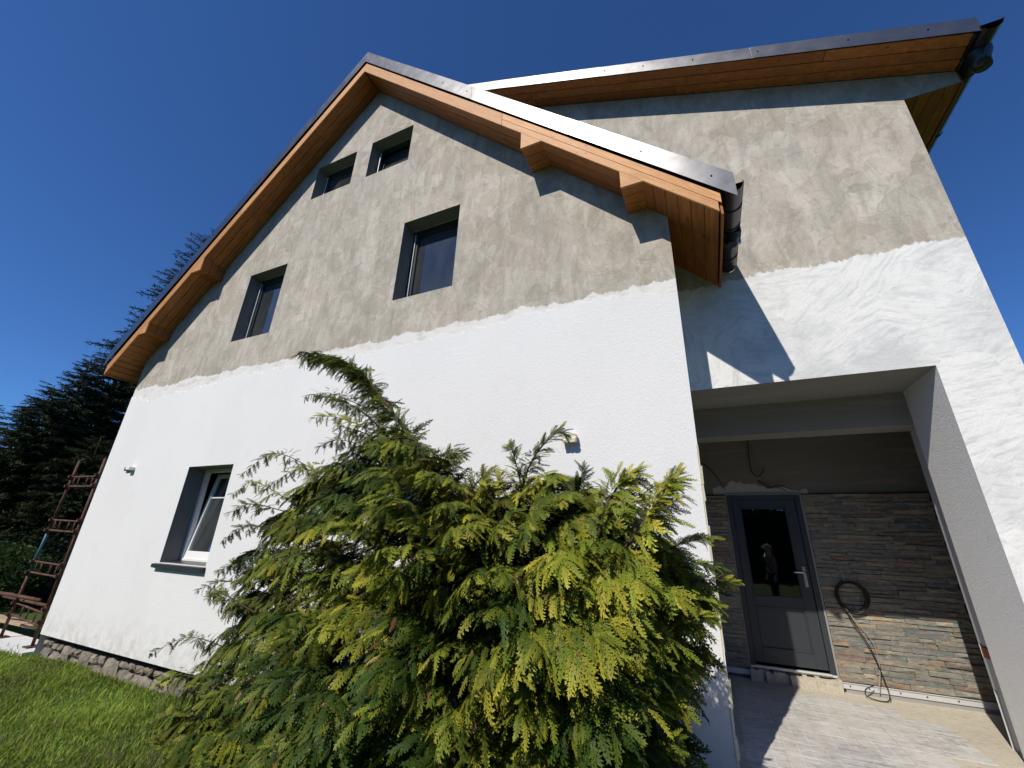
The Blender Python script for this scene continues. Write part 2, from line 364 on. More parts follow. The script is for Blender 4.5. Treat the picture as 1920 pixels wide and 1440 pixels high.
def make_sheet():
    M = Mat('coated_steel_sheet'); n = M.noise(2.0, 4, 0.5); d = M.noise(1.1, 3, 0.5, M.mapping((1, 1, 1.6)))
    M.color(M.mix(n, (0.150, 0.150, 0.155), (0.185, 0.185, 0.188))); M.metal(0.92)
    M.rough(M.ramp(M.noise(5, 4, 0.6), [(0.3, 0.27), (0.7, 0.33)])); M.bump(d, 0.10, 0.05)
    return M.m

def make_rust():
    M = Mat('rusty_scaffold_pipe'); n = M.noise(8, 6, 0.65); f = M.noise(40, 4, 0.6)
    c = M.mix(M.ramp(n, [(0.35, 0.0), (0.65, 1.0)]), (0.060, 0.027, 0.018), (0.145, 0.072, 0.048)); c = M.mix(M.ramp(f, [(0.6, 0.0), (0.72, 0.5)]), c, (0.38, 0.28, 0.21))
    M.color(c); M.rough(0.75); M.spec(0.3); M.bump(f, 0.4, 0.003)
    return M.m

GREY = make_grey_plaster()
STUCCO = make_stucco('white_stucco', (0.76, 0.765, 0.77), (0.81, 0.81, 0.805))
STUCCO_SIDE = make_stucco('pale_grey_stucco', (0.82, 0.825, 0.83), (0.86, 0.86, 0.86))
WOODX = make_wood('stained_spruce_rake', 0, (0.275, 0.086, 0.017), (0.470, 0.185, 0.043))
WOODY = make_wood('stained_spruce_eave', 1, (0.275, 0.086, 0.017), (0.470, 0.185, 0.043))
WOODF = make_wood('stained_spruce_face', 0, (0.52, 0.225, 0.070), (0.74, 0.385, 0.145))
SHEET = make_sheet()
ROOF = flat('dark_roof_sheet', (0.05, 0.055, 0.06), 0.5, 0.3)
BLACKGUT = flat('black_gutter_steel', (0.012, 0.013, 0.014), 0.32, 0.0, 0.6)
ANTHRA = flat('anthracite_frame', (0.022, 0.026, 0.032), 0.38, 0, 0.5)
DOORM = flat('anthracite_door', (0.032, 0.037, 0.044), 0.42, 0, 0.5)
WHITEF = flat('white_window_frame', (0.80, 0.80, 0.77), 0.4, 0, 0.4, 0.03)
SILLM = flat('dark_sill_sheet', (0.035, 0.038, 0.042), 0.35, 0.2)
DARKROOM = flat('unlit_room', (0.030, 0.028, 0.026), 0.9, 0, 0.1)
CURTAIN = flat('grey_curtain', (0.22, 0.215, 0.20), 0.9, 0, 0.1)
GLASS = make_glass('window_glass', dust_haze=0.075); GLASSD = make_glass('door_glass')
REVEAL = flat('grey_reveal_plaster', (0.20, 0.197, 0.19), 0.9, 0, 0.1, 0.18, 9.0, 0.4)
FOAM = flat('insulation_foam', (0.62, 0.58, 0.42), 0.9, 0, 0.1, 0.2, 14)
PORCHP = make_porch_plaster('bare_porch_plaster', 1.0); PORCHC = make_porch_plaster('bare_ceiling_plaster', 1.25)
SLATE = make_slate(); RUBBLE = make_rubble(); TILE = make_tile(); MORTAR = make_mortar(); LAWN = make_lawn()
ALU = flat('galvanised_rail', (0.66, 0.67, 0.68), 0.45, 0.35, 0.5, 0.08)
STEEL = flat('satin_steel', (0.60, 0.60, 0.58), 0.28, 1.0)
CABLE = flat('black_cable', (0.012, 0.012, 0.012), 0.5)
CABLEG = flat('grey_cable', (0.30, 0.29, 0.27), 0.6)
BITUMEN = flat('black_bitumen', (0.018, 0.017, 0.016), 0.8)
RUST = make_rust()
BLUEP = flat('blue_painted_pipe', (0.035, 0.12, 0.19), 0.55)
PLANK = flat('raw_plank', (0.42, 0.30, 0.19), 0.8, 0, 0.2, 0.25, 5)
CONCW = flat('white_insulation_slab', (0.66, 0.66, 0.64), 0.9, 0, 0.1, 0.1)
LEAF = make_leaf('cypress_spray', 0.5, 0.16)
NEEDLE = make_leaf('spruce_needles', 0.6, 0.12)
BLADE = make_leaf('grass_blade', 0.55, 0.35)
BARK = flat('brown_bark', (0.085, 0.058, 0.040), 0.9, 0, 0.1, 0.35, 12, 0.6)

# ------------------------------------------------------------------ ground
def ground_z(x, y):
    t = min(max((-0.4 - x) / 4.0, 0.0), 1.0); t = t * t * (3 - 2 * t)
    return -0.17 - 0.40 * t + 0.018 * math.sin(1.9 * x + 0.7 * y) * t + 0.012 * math.sin(3.3 * y - 1.1 * x) * t
def build_lawn():
    xs = np.concatenate([[-900, -300, -120, -60, -40, -28, -20], np.arange(-16, 8.01, 0.4), [12, 20, 40, 90, 250, 900]])
    ys = np.concatenate([[-900, -300, -90, -40, -20, -12], np.arange(-8, 4.01, 0.4), [8, 14, 25, 45, 90, 250, 900]])
    V = [(x, y, ground_z(x, y)) for x in xs for y in ys]; n = len(ys)
    F = [(i*n + j, (i+1)*n + j, (i+1)*n + j + 1, i*n + j + 1) for i in range(len(xs) - 1) for j in range(n - 1)]
    m = MB(); m.v = V; m.f = F
    return prop(m.build('lawn', LAWN, None, smooth=True), kind='structure')
build_lawn()

def build_porch_floor():
    m = MB(); m.box((-0.02, -2.2, -0.45), (2.585, 3.12, -0.1405))
    fl = prop(m.build('porch_floor', MORTAR), kind='structure')
    px, py, gap = 0.303, 0.303, 0.009
    for i in range(6):
        for j in range(17):
            x0 = 0.055 + i * px; y0 = -2.15 + j * py; x1 = x0 + px - gap; y1 = y0 + py - gap
            if y1 > 2.86: continue
            lim = 1.62 if y0 > 2.1 else (1.92 if y0 > 1.3 else 1.80)
            if x1 > lim + 0.02: continue
            dz = rng.uniform(-0.0015, 0.0015)
            MB().box((x0, y0, -0.15), (x1, y1, -0.136 + dz)).build('tile', TILE, fl, bevel=0.0015)
    return fl
build_porch_floor()

# ------------------------------------------------------------------ house
house = thing('house', 'two storey gabled house with half finished white render and bare grey plaster', 'house')
AX, ZU = -4.95, 9.68                       # ridge position and soffit height at the ridge
XL, XR = -10.09, -0.004                    # corners of the gable wall
Y2 = 0.87                                  # set back wall beside the gable
YD = 3.08                                  # wall with the entrance door
OV = -0.42                                 # front of the verge boards
def zu(x): return ZU - abs(x - AX)
def zs(x): return 7.315 - 0.445 * (x - 1.165)   # soffit line of the low pitched roof

def strips(mb, cuts, bottom, top, holes, y):
    for xa, xb in zip(cuts[:-1], cuts[1:]):
        xm = (xa + xb) / 2; hs = sorted([h for h in holes if h[0] < xm < h[1]], key=lambda h: h[2])
        lo = (bottom(xa), bottom(xb))
        for h in hs:
            mb.poly([(xa, y, lo[0]), (xb, y, lo[1]), (xb, y, h[2]), (xa, y, h[2])]); lo = (h[3], h[3])
        mb.poly([(xa, y, lo[0]), (xb, y, lo[1]), (xb, y, top(xb)), (xa, y, top(xa))])

WIN = [(-7.41, -6.308, 0.93, 2.322), (-7.365, -6.358, 4.535, 5.943), (-3.745, -2.737, 4.55, 5.955),
       (-6.205, -5.20, 7.372, 8.175), (-4.835, -3.898, 7.366, 8.207)]
m = MB()
cuts = sorted(set([XL, AX, XR] + [v for h in WIN for v in h[:2]]))
strips(m, cuts, lambda x: -0.262, lambda x: zu(x) + 0.03, WIN, 0.0)
m.poly([(XL, 0, -0.6), (XL, 8, -0.6), (XL, 8, zu(XL) + 0.03), (XL, 0, zu(XL) + 0.03)])
m.poly([(XL, 0, -0.262), (XR, 0, -0.262), (XR, 0.1, -0.262), (XL, 0.1, -0.262)])
m.poly([(XR, 0, -0.3), (XR, YD + 0.1, -0.3), (XR, YD + 0.1, zu(XR) + 0.03), (XR, 0, zu(XR) + 0.03)])
m.poly([(XL, 8, -0.6), (2.626, 8, -0.6), (2.626, 8, 6.5), (AX, 8, 9.9), (XL, 8, zu(XL))])
m.build('gable_wall', GREY, house)

# finished white render: a coat a little proud of the plaster with a ragged upper edge
sx = [-10.09, -9.93, -9.3, -8.31, -7.4, -6.53, -5.41, -4.28, -3.47, -3.05, -2.26, -1.56, -0.93, -0.36, -0.004]
sz = [3.80, 3.75, 3.68, 3.70, 3.76, 3.81, 3.79, 3.73, 3.79, 3.78, 3.81, 3.87, 3.90, 3.85, 3.79]
def build_render():
    h = WIN[0]; xs = sorted(set(list(np.round(np.arange(XL, XR, 0.035), 4)) + [XR, h[0], h[1]]))
    r = np.random.default_rng(3); w = 0.0; zt = {}
    for x in xs:
        w = 0.80 * w + r.normal(0, 0.014); zt[x] = float(np.interp(x, sx, sz)) + w + r.normal(0, 0.009) - (r.uniform(.02, .06) if r.random() < .07 else 0)
    m = MB(); yf = -0.009
    strips(m, xs, lambda x: -0.27, lambda x: zt[x], [h], yf)
    for a, b in zip(xs[:-1], xs[1:]): m.poly([(a, yf, zt[a]), (b, yf, zt[b]), (b, 0.0, zt[b] + 0.004), (a, 0.0, zt[a] + 0.004)])
    m.poly([(XL, yf, -0.27), (XR, yf, -0.27), (XR, 0.1, -0.27), (XL, 0.1, -0.27)])
    m.poly([(XR + 0.001, yf, -0.27), (XR + 0.001, 0.0, -0.27), (XR + 0.001, 0.0, zt[XR]), (XR + 0.001, yf, zt[XR])])
    m.poly([(XL - 0.001, yf, -0.27), (XL - 0.001, 0.0, -0.27), (XL - 0.001, 0.0, zt[xs[0]]), (XL - 0.001, yf, zt[xs[0]])])
    m.build('white_render', STUCCO, house)
build_render()

# raw insulation edge at the porch corner
m = MB(); r = np.random.default_rng(5); z = -0.25
while z < 2.22:
    dz = r.uniform(0.05, 0.22); k = r.uniform(0.001, 0.012)
    m.prism([(XR - 0.012, -0.013 - r.uniform(0, .004), z), (XR + k, -0.005, z), (XR + k * r.uniform(.5, 1.1), 0.05, z), (XR - 0.012, 0.05, z)], (r.uniform(-.004, .004), 0, dz - r.uniform(0, .012))); z += dz
m.build('insulation_edge', FOAM, house)

# rubble foundation under the render
m = MB(); m.box((XL + 0.02, 0.13, -1.0), (XR, 0.5, -0.272)); fnd = m.build('foundation', BITUMEN, house)
def rubble(cx, cz, w, h, r):
    """a squared field stone: jittered block with a bulging face"""
    nx, nz = 4, 3; m = MB(); g = {}
    yb = 0.145
    for i in range(nx + 1):
        for k in range(nz + 1):
            u = i / nx * 2 - 1; v = k / nz * 2 - 1
            e = max(abs(u), abs(v)); bul = (1 - u*u*0.55) * (1 - v*v*0.55)
            X = cx + u * w / 2 * (1 - 0.10 * v*v) + r.normal(0, 0.012); Z = cz + v * h / 2 * (1 - 0.12 * u*u) + r.normal(0, 0.010)
            g[i, k] = len(m.v); m.v.append((X, 0.10 - 0.055 * bul + r.normal(0, 0.008), Z))
    for i in range(nx):
        for k in range(nz): m.f.append((g[i,k], g[i+1,k], g[i+1,k+1], g[i,k+1]))
    ring = [g[i,0] for i in range(nx)] + [g[nx,k] for k in range(nz)] + [g[i,nz] for i in range(nx,0,-1)] + [g[0,k] for k in range(nz,0,-1)]
    bk = []
    for q in ring: x, y, zz = m.v[q]; bk.append(len(m.v)); m.v.append((x, yb, zz))
    for i in range(len(ring)): j = (i + 1) % len(ring); m.f.append((ring[j], ring[i], bk[i], bk[j]))
    m.build('foundation_stone', RUBBLE, fnd, smooth=False)
r = np.random.default_rng(12)
x = XL + 0.03
while x < -0.2:
    w = r.uniform(0.24, 0.46); top = -0.36 + r.uniform(-0.02, 0.015)
    if r.random() < 0.45:
        hh = r.uniform(0.09, 0.13); rubble(x + w*0.27, top - hh/2, w*0.52, hh, r); rubble(x + w*0.78, top - hh/2 + .01, w*0.42, hh, r)
        rubble(x + w/2, top - hh - 0.135, w * 0.97, 0.255, r)
    else:
        hh = r.uniform(0.24, 0.32); rubble(x + w/2, top - hh/2, w * 0.97, hh, r); rubble(x + w/2, top - hh - 0.08, w * 0.95, 0.15, r)
    x += w

# ---- windows
def window(x0, x1, z0, z1, depth, frame_m, tilt, sill=False, white=False, label=None):
    m = MB(); yo = -0.009 if white else 0.0; d = depth
    m.poly([(x0, yo, z0), (x0, d, z0), (x0, d, z1), (x0, yo, z1)]); m.poly([(x1, yo, z0), (x1, yo, z1), (x1, d, z1), (x1, d, z0)])
    m.poly([(x0, yo, z1), (x0, d, z1), (x1, d, z1), (x1, yo, z1)]); m.poly([(x0, yo, z0), (x1, yo, z0), (x1, d, z0), (x0, d, z0)])
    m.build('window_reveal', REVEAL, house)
    f = 0.055; m = MB()
    for a, b in (((x0 + .002, d, z0 + .002), (x0 + f, d + .07, z1 - .002)), ((x1 - f, d, z0 + .002), (x1 - .002, d + .07, z1 - .002)), ((x0 + f, d, z1 - f), (x1 - f, d + .07, z1 - .002)), ((x0 + f, d, z0 + .002), (x1 - f, d + .07, z0 + f))): m.box(a, b)
    fr = m.build('window', frame_m, house, bevel=0.003)
    if label: fr['label'] = label
    # opening sash, tipped inwards at the top
    sx0, sx1, sz0, sz1 = x0 + f - .012, x1 - f + .012, z0 + f - .012, z1 - f + .012; s = 0.062; yb = d + 0.012
    ct, st = math.cos(tilt), math.sin(tilt)
    def T(p): dz = p[2] - sz0; dy = p[1] - yb; return (p[0], yb + dy * ct + dz * st, sz0 + dz * ct - dy * st)
    def tb(m, a, b):
        k = MB().box(a, b); n = len(m.v); m.v += [T(p) for p in k.v]; m.f += [tuple(i + n for i in q) for q in k.f]
    m = MB(); y0, y1 = yb, yb + 0.065
    bot = s * (1.9 if white else 1.0)
    for a, b in (((sx0, y0, sz0), (sx0 + s, y1, sz1)), ((sx1 - s, y0, sz0), (sx1, y1, sz1)), ((sx0 + s, y0, sz1 - s), (sx1 - s, y1, sz1)), ((sx0 + s, y0, sz0), (sx1 - s, y1, sz0 + bot))): tb(m, a, b)
    m.build('sash', frame_m, fr, bevel=0.003)
    m = MB(); tb(m, (sx0 + s - .01, yb + .03, sz0 + bot - .01), (sx1 - s + .01, yb + .034, sz1 - s + .01)); m.build('pane', GLASS, fr)
    if white:
        m = MB(); zz = sz0 + (sz1 - sz0) * 0.70; tb(m, (sx0 + s, yb + .018, zz), (sx1 - s, yb + .03, zz + .026)); m.build('glazing_bar', frame_m, fr)
        for hz in (.42, .95):
            m = MB(); tb(m, (x0 + f - .02, yb + .05, sz0 + hz), (x0 + f + .01, yb + .075, sz0 + hz + .05)); m.build('hinge', BLACKGUT, fr)
        # curtain folds
        n = 60; m = MB(); xs = np.linspace(x0 + .03, x1 - .03, n)
        for i in range(n - 1):
            ya, yb2 = [d + .42 + .025 * math.sin(q * 34) + .01 * math.sin(q * 81) for q in xs[i:i+2]]
            m.poly([(xs[i], ya, z0 + .02), (xs[i+1], yb2, z0 + .02), (xs[i+1], yb2, z1 + .1), (xs[i], ya, z1 + .1)])
        m.build('curtain', CURTAIN, fr, smooth=True)
    else:
        m = MB(); m.box((x0 + f - .008, d - .012, z0 + .004), (x0 + f + .010, d + .004, z1 - f * 1.2)); m.build('guide_rail', ALU, fr)
        # ragged foam and mesh left along the frame
        r = np.random.default_rng(int(abs(x0) * 100)); m = MB(); z = z0 + .01
        while z < z1 - .03:
            k = r.uniform(.03, .10); w = r.uniform(.004, .028); m.box((x0 + .0005, d - w, z), (x0 + .006, d + .001, min(z + k, z1))); z += k
        x = x0 + .01
        while x < x1 - .03:
            k = r.uniform(.04, .12); w = r.uniform(.004, .030); m.box((x, d - w, z1 - .007), (min(x + k, x1), d + .001, z1 - .0005)); x += k
        m.build('foam_joint', FOAMG, fr)
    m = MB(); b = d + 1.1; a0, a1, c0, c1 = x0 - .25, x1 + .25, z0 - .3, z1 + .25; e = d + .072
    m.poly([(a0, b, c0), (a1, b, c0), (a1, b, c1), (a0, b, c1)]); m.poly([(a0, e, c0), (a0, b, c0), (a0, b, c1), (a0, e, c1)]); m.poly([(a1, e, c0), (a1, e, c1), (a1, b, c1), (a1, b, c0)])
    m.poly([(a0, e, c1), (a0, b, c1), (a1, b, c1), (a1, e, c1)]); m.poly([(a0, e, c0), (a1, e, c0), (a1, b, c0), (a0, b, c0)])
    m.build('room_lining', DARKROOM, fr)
    if sill:
        m = MB(); y = -0.065
        m.prism([(x0 - .075, y, z0 - .030), (x1 + .02, y, z0 - .030), (x1 + .02, d - .002, z0 + .014), (x0 - .075, d - .002, z0 + .014)][:4], (0, 0, .010))
        m.box((x0 - .075, y - .004, z0 - .068), (x1 + .02, y + .0, z0 - .018)); m.box((x0 - .03, y + .006, z0 - .075), (x1 + .01, -.010, z0 - .034))
        m.build('window_sill', SILLM, fr, bevel=0.002)
    return fr
FOAMG = flat('grey_joint_foam', (0.36, 0.355, 0.34), 0.9, 0, 0.1, 0.25, 20)
window(*WIN[0], 0.245, WHITEF, math.radians(7.5), sill=True, white=True, label='white tilted casement with one glazing bar')
window(*WIN[1], 0.205, ANTHRA, 0.0)
window(*WIN[2], 0.235, ANTHRA, 0.0)
window(*WIN[3], 0.195, ANTHRA, 0.0)
window(*WIN[4], 0.195, ANTHRA, math.radians(7.0), label='small attic window tipped open')

# ---- steep gable roof: slab, soffit boards, verge boards, boxed purlins, verge sheets
SR, SL = 5.40, 5.50
def rp(side, s, y, up=0.0):
    return (AX + side * s, y, ZU - s + up)
m = MB()
m.hexa([rp(1, 0, -.385, .035), rp(1, SR - .02, -.385, .035), rp(1, SR - .02, (Y2 - .002), .035), rp(1, 0, (Y2 - .002), .035)], [rp(1, 0, -.385, .49), rp(1, SR + .08, -.385, .49), rp(1, SR + .08, (Y2 - .002), .49), rp(1, 0, (Y2 - .002), .49)])
m.hexa([rp(-1, SL - .02, -.385, .035), rp(-1, 0, -.385, .035), rp(-1, 0, 8.2, .035), rp(-1, SL - .02, 8.2, .035)], [rp(-1, SL + .06, -.385, .49), rp(-1, 0, -.385, .49), rp(-1, 0, 8.2, .49), rp(-1, SL + .06, 8.2, .49)])
roof = m.build('gable_roof', ROOF, house)
def board(side, s0, s1, y0, y1, mat, name='soffit_board', t=.018, off=0.0, parent=None):
    n = t / math.sqrt(2); k = side
    lo = [rp(k, s0, y0, off), rp(k, s1, y0, off), rp(k, s1, y1, off), rp(k, s0, y1, off)]
    hi = [(p[0] + k * n, p[1], p[2] + n) for p in lo]
    if k < 0: lo.reverse(); hi.reverse()
    return MB().hexa(lo, hi).build(name, mat, parent or roof, bevel=0.003)
BR = [(3.345, 3.625), (4.53, 4.76)]        # purlin boxes, distance from the ridge
for side, S in ((1, SR), (-1, SL)):
    yw = np.linspace(-.394, -0.004, 4)
    for a, b in ((0.004, BR[0][0]), (BR[0][1] - .02, BR[1][0]),):
        for i in range(3):
            s = a
            while s < b - .05:
                e = min(s + (rng.uniform(1.5, 2.6)), b)
                if b - e < .35: e = b
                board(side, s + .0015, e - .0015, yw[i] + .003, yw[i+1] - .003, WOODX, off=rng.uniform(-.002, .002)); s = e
    sw = (XR - AX) if side > 0 else (AX - XL); n = 6; ed = np.concatenate([np.linspace(BR[1][1] - .025, sw, 3), np.linspace(sw, S - .018, 5)[1:]])
    for i in range(n):
        inwall = ed[i+1] < sw + .01
        yb = -.004 if inwall else (Y2 - .004 if side > 0 else 7.9)
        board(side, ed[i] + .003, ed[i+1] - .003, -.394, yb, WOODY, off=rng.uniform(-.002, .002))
    # boxed purlin ends
    for (a, b) in BR:
        zb = ZU - b + .012; xa, xb = AX + side * a, AX + side * b
        for i in range(3):
            y0, y1 = yw[i] + .002, yw[i+1] - .002
            MB().box((xa, y0, zb), (xb, y1, zb + .018)).build('bracket_board', WOODX, roof, bevel=0.003)
            MB().box((xa, y0, zb + .019), (xa + side * .018, y1, ZU - a + .01)).build('bracket_board', WOODX, roof, bevel=0.003)
    # verge boards, lit face
    yf, yk = OV, OV + .024
    def face(s0, s1, u0, u1, tail=None):
        pts = [rp(side, s0, yf, u0), rp(side, s1, yf, u0), rp(side, s1, yf, u1), rp(side, s0, yf, u1)]
        if tail: pts[1] = (AX + side * tail, yf, ZU - tail + u0); 
        if side < 0: pts.reverse()
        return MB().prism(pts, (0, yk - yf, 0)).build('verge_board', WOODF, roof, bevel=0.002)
    if side > 0:
        face(0.0, 3.05, -.002, .232); face(3.054, S + .02, .116, .232); face(3.054, S - .01, -.002, .112)
    else:
        face(0.0, 2.6, -.002, .232); face(2.604, S + .01, -.002, .232)
    for (a, b) in BR:                       # triangular front plates of the purlin boxes
        pts = [(AX + side*a, yf, ZU - a - .003), (AX + side*a, yf, ZU - b - .003), (AX + side*(b + .002), yf, ZU - b - .003)]
        if side < 0: pts.reverse()
        MB().prism(pts, (0, yk - yf, 0)).build('verge_plate', WOODF, roof, bevel=0.002)
    # fascia along the eave
    xf = AX + side * (S + .002)
    MB().box((xf, OV + .026, ZU - S - .012), (xf + side * .022, Y2 - .003 if side > 0 else 8.0, ZU - S + .30)).build('fascia_board', WOODY, roof, bevel=0.002)
    # folded verge sheets
    seams = [0.0, 1.14, 2.53, 4.01, S + (.15 if side > 0 else .08)]
    for i, (a, b) in enumerate(zip(seams[:-1], seams[1:])):
        y = OV - .028 - .004 * (i % 2); ov = 0.04 if i else 0.0
        pts = [rp(side, a - ov, y, .250), rp(side, b, y, .250), rp(side, b, y, .525), rp(side, a - ov, y, .525)]
        if side < 0: pts.reverse()
        m = MB().prism(pts, (0, .003, 0))
        top = [rp(side, a - ov, y, .525), rp(side, b, y, .525), rp(side, b, .06, .535), rp(side, a - ov, .06, .535)]
        if side < 0: top.reverse()
        m.prism(top, (0, 0, .003)); m.build('verge_sheet', SHEET, roof)
    for s in (.66, 1.97, 2.45, 3.23, 3.95, 4.77, 5.37):
        c = np.array(rp(side, s, OV - .034, .385)); m = MB()
        m.tube([c, c + np.array((0, -.008, 0))], .0085, 6); m.build('sheet_screw', BLACKGUT, roof)

def gutter(parent, x, z, y0, y1, r=0.085, side=1, n=14, mat=BLACKGUT):
    m = MB(); ang = [math.pi + math.pi * i / n for i in range(n + 1)]
    ys = np.linspace(y0, y1, 5)
    for y in ys:
        for a in ang: m.v.append((x + r * math.cos(a), y, z + r * math.sin(a)))
        for a in reversed(ang): m.v.append((x + (r - .004) * math.cos(a), y, z + (r - .004) * math.sin(a)))
    k = 2 * (n + 1)
    for j in range(len(ys) - 1):
        for i in range(k): q = (i + 1) % k; m.f.append((j*k + i, j*k + q, (j+1)*k + q, (j+1)*k + i))
    o = m.build('gutter', mat, parent, smooth=False)
    MB().tube([(x + side * r, y0, z), (x + side * r, y1, z)], .011, 8).build('gutter_bead', mat, parent)
    m = MB(); m.poly([(x + (r - .003) * math.cos(a), y0 + .004, z + (r - .003) * math.sin(a)) for a in ang]); m.prism([(x + (r - .003) * math.cos(a), y0 + .004, z + (r - .003) * math.sin(a)) for a in ang], (0, .003, 0)); m.build('gutter_end', mat, parent)
    return o
def gutter_strap(parent, x, z, y, r, side):
    m = MB(); m.tube([(x + (r + .004) * math.cos(a), y, z + (r + .004) * math.sin(a)) for a in [math.pi + math.pi * i / 12 for i in range(13)]], .008, 6); m.build('gutter_bracket', BLACKGUT, parent)
def outlet(parent, x, z, y, r, drop):
    m = MB(); m.tube([(x, y, z - r * .55), (x, y, z - r - .03), (x, y, z - r - .09), (x, y, z - r - drop)], [.095, .085, .055, .055], 16)
    m.build('gutter_outlet', BLACKGUT, parent, smooth=True)
gx, gz = AX + SR + .125, 4.535
gutter(roof, gx, gz, OV - .02, Y2 - .006, .088, 1)
for y in (-.17, .10, .62): gutter_strap(roof, gx, gz, y, .088, 1)
m = MB(); m.tube([(gx, .24, gz - .05), (gx, .24, gz - .10), (gx, .24, gz - .17)], [.096, .080, .055], 16); m.box((gx - .09, .14, gz - .094), (gx + .094, .34, gz - .02)); m.build('gutter_outlet', BLACKGUT, roof)
m = MB(); m.box((gx + .055, .30, gz - .11), (gx + .10, .335, gz - .05)); m.build('clamp', STEEL, roof)

# ---- set back wall with the porch opening
PX, PZ = 2.076, 3.025
m = MB()
XW = 2.626
strips(m, [-4.40, -0.004], lambda x: ZU - (x - AX) + .12, zs, [], Y2)
strips(m, [-0.004, PX], lambda x: PZ, zs, [], Y2)
strips(m, [PX, XW], lambda x: -.3, zs, [], Y2)
strips(m, [XW, 3.116], lambda x: 6.268, zs, [], Y2)
m.poly([(XW, Y2, -.3), (XW, 8, -.3), (XW, 8, zs(XW)), (XW, Y2, zs(XW))])
m.build('set_back_wall', GREY, house)
m = MB()
m.poly([(PX, Y2, -.3), (PX, Y2, PZ), (PX, 1.63, PZ), (PX, 1.63, -.3)])
m.build('porch_pillar_side', STUCCO_SIDE, house)
m = MB(); m.poly([(PX, 1.63, -.3), (PX, 1.63, PZ), (PX + .077, 1.63, PZ), (PX + .077, 1.63, -.3)])
m.poly([(PX + .077, 1.63, .62), (PX + .077, 1.63, 2.75), (PX + .077, 1.97, 2.75), (PX + .077, 1.97, .66)])
m.poly([(PX + .077, 1.63, .27), (PX + .077, 1.63, .55), (PX + .077, 1.97, .54), (PX + .077, 1.97, .30)])
m.poly([(PX + .10, 1.63, -.3), (PX + .10, 1.63, 2.75), (PX + .10, 1.97, 2.75), (PX + .10, 1.97, -.3)])
m.poly([(PX + .077, 1.97, -.3), (PX + .077, 1.97, 2.9), (XW - .03, 1.97, 2.9), (XW - .03, 1.97, -.3)])
m.build('pillar_core', flat('patchy_render', (0.52, 0.52, 0.53), .9, 0, .1), house)
m = MB(); m.box((PX + .079, 1.64, .54), (PX + .12, 1.96, .625)); m.build('exposed_brick', flat('brick_red', (0.30, 0.10, 0.05), .9), house)
m = MB()
m.poly([(-.004, Y2, PZ), (-.004, 1.63, PZ), (PX, 1.63, PZ), (PX, Y2, PZ)])
m.poly([(-.004, 1.63, PZ), (-.004, 1.63, 2.664), (PX + .03, 1.63, 2.664), (PX + .03, 1.63, PZ)])
m.poly([(-.004, 1.63, 2.664), (-.004, 1.93, 2.664), (XW - .03, 1.93, 2.664), (XW - .03, 1.63, 2.664)])
m.poly([(-.004, 1.93, 2.664), (-.004, 1.93, 2.95), (XW - .03, 1.93, 2.95), (XW - .03, 1.93, 2.664)])
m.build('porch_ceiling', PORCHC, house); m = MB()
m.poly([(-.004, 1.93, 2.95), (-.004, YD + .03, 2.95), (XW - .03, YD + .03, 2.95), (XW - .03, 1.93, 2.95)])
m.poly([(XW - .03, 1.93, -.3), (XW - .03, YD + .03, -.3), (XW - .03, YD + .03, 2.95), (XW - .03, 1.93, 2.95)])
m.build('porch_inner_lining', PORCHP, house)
# entrance wall behind the cladding, with the doorway left open
DX0, DX1, DZ0, DZ1 = 0.282, 1.186, 0.02, 2.122
m = MB(); yw = YD + .022
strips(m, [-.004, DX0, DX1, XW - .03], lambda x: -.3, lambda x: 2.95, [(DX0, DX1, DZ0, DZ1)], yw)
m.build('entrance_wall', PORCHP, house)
m = MB(); r = np.random.default_rng(9); top = [(x, yw - .006, 2.27 + .05 * math.sin(x * 5) + r.normal(0, .012) - (.07 if x < .35 or x > 1.1 else 0)) for x in np.linspace(1.30, .12, 26)]
m.prism([(.12, yw - .006, 2.135), (1.30, yw - .006, 2.135)] + top, (0, .005, 0)); m.build('filler_patch', flat('pale_filler', (0.42, 0.415, 0.40), .9, 0, .1, .2, 8), house)

# ---- split slate cladding, every strip its own piece
m = MB(); m.box((-.003, YD + .006, -.03), (DX0 - .012, YD + .020, 2.135)); m.box((DX1 + .022, YD + .006, -.03), (XW - .05, YD + .020, 2.135)); clad = m.build('stone_cladding', BITUMEN, house)
r = np.random.default_rng(21); z = -.028
while z < 2.10:
    h = r.uniform(.045, .060); h = min(h, 2.135 - z)
    for (xa, xb) in ((-.002, DX0 - .014), (DX1 + .024, XW - .055 + r.uniform(-.03, .0))):
        x = xa
        while x < xb - .01:
            w = r.choice([.14, .20, .26, .32, .40]) * r.uniform(.85, 1.15); e = x + w
            if xb - e < .07: e = xb
            e = min(e, xb); yf = YD - .006 - r.uniform(0, .020)
            j = lambda s=.0025: r.normal(0, s)
            g = .0015
            m = MB(); P = [(x + g, z + g), (e - g, z + g), (e - g, z + h - g), (x + g, z + h - g)]
            fr_ = [(p[0] + j(.0015), yf + j(.004), p[1] + j()) for p in P]; mid = ((x + e) / 2 + j(.03), yf + j(.006) - .003, z + h / 2 + j(.006))
            n = len(m.v); m.v += fr_ + [(p[0], YD + .008, p[1]) for p in P] + [mid]
            for q in range(4): t = (q + 1) % 4; m.f.append((n + q, n + t, n + 8)); m.f.append((n + t, n + q, n + 4 + q, n + 4 + t))
            m.build('stone', SLATE, clad); x = e
    z += h
m = MB(); m.box((DX1 + .02, YD - .024, -.098), (XW - .045, YD + .02, -.036)); m.box((DX1 + .02, YD - .034, -.042), (XW - .045, YD - .02, -.034))
m.build('starter_rail', ALU, house, bevel=0.002)
m = MB(); m.box((-.002, YD - .024, -.098), (DX0 + .02, YD + .02, -.036)); m.build('starter_rail', ALU, house, bevel=0.002)
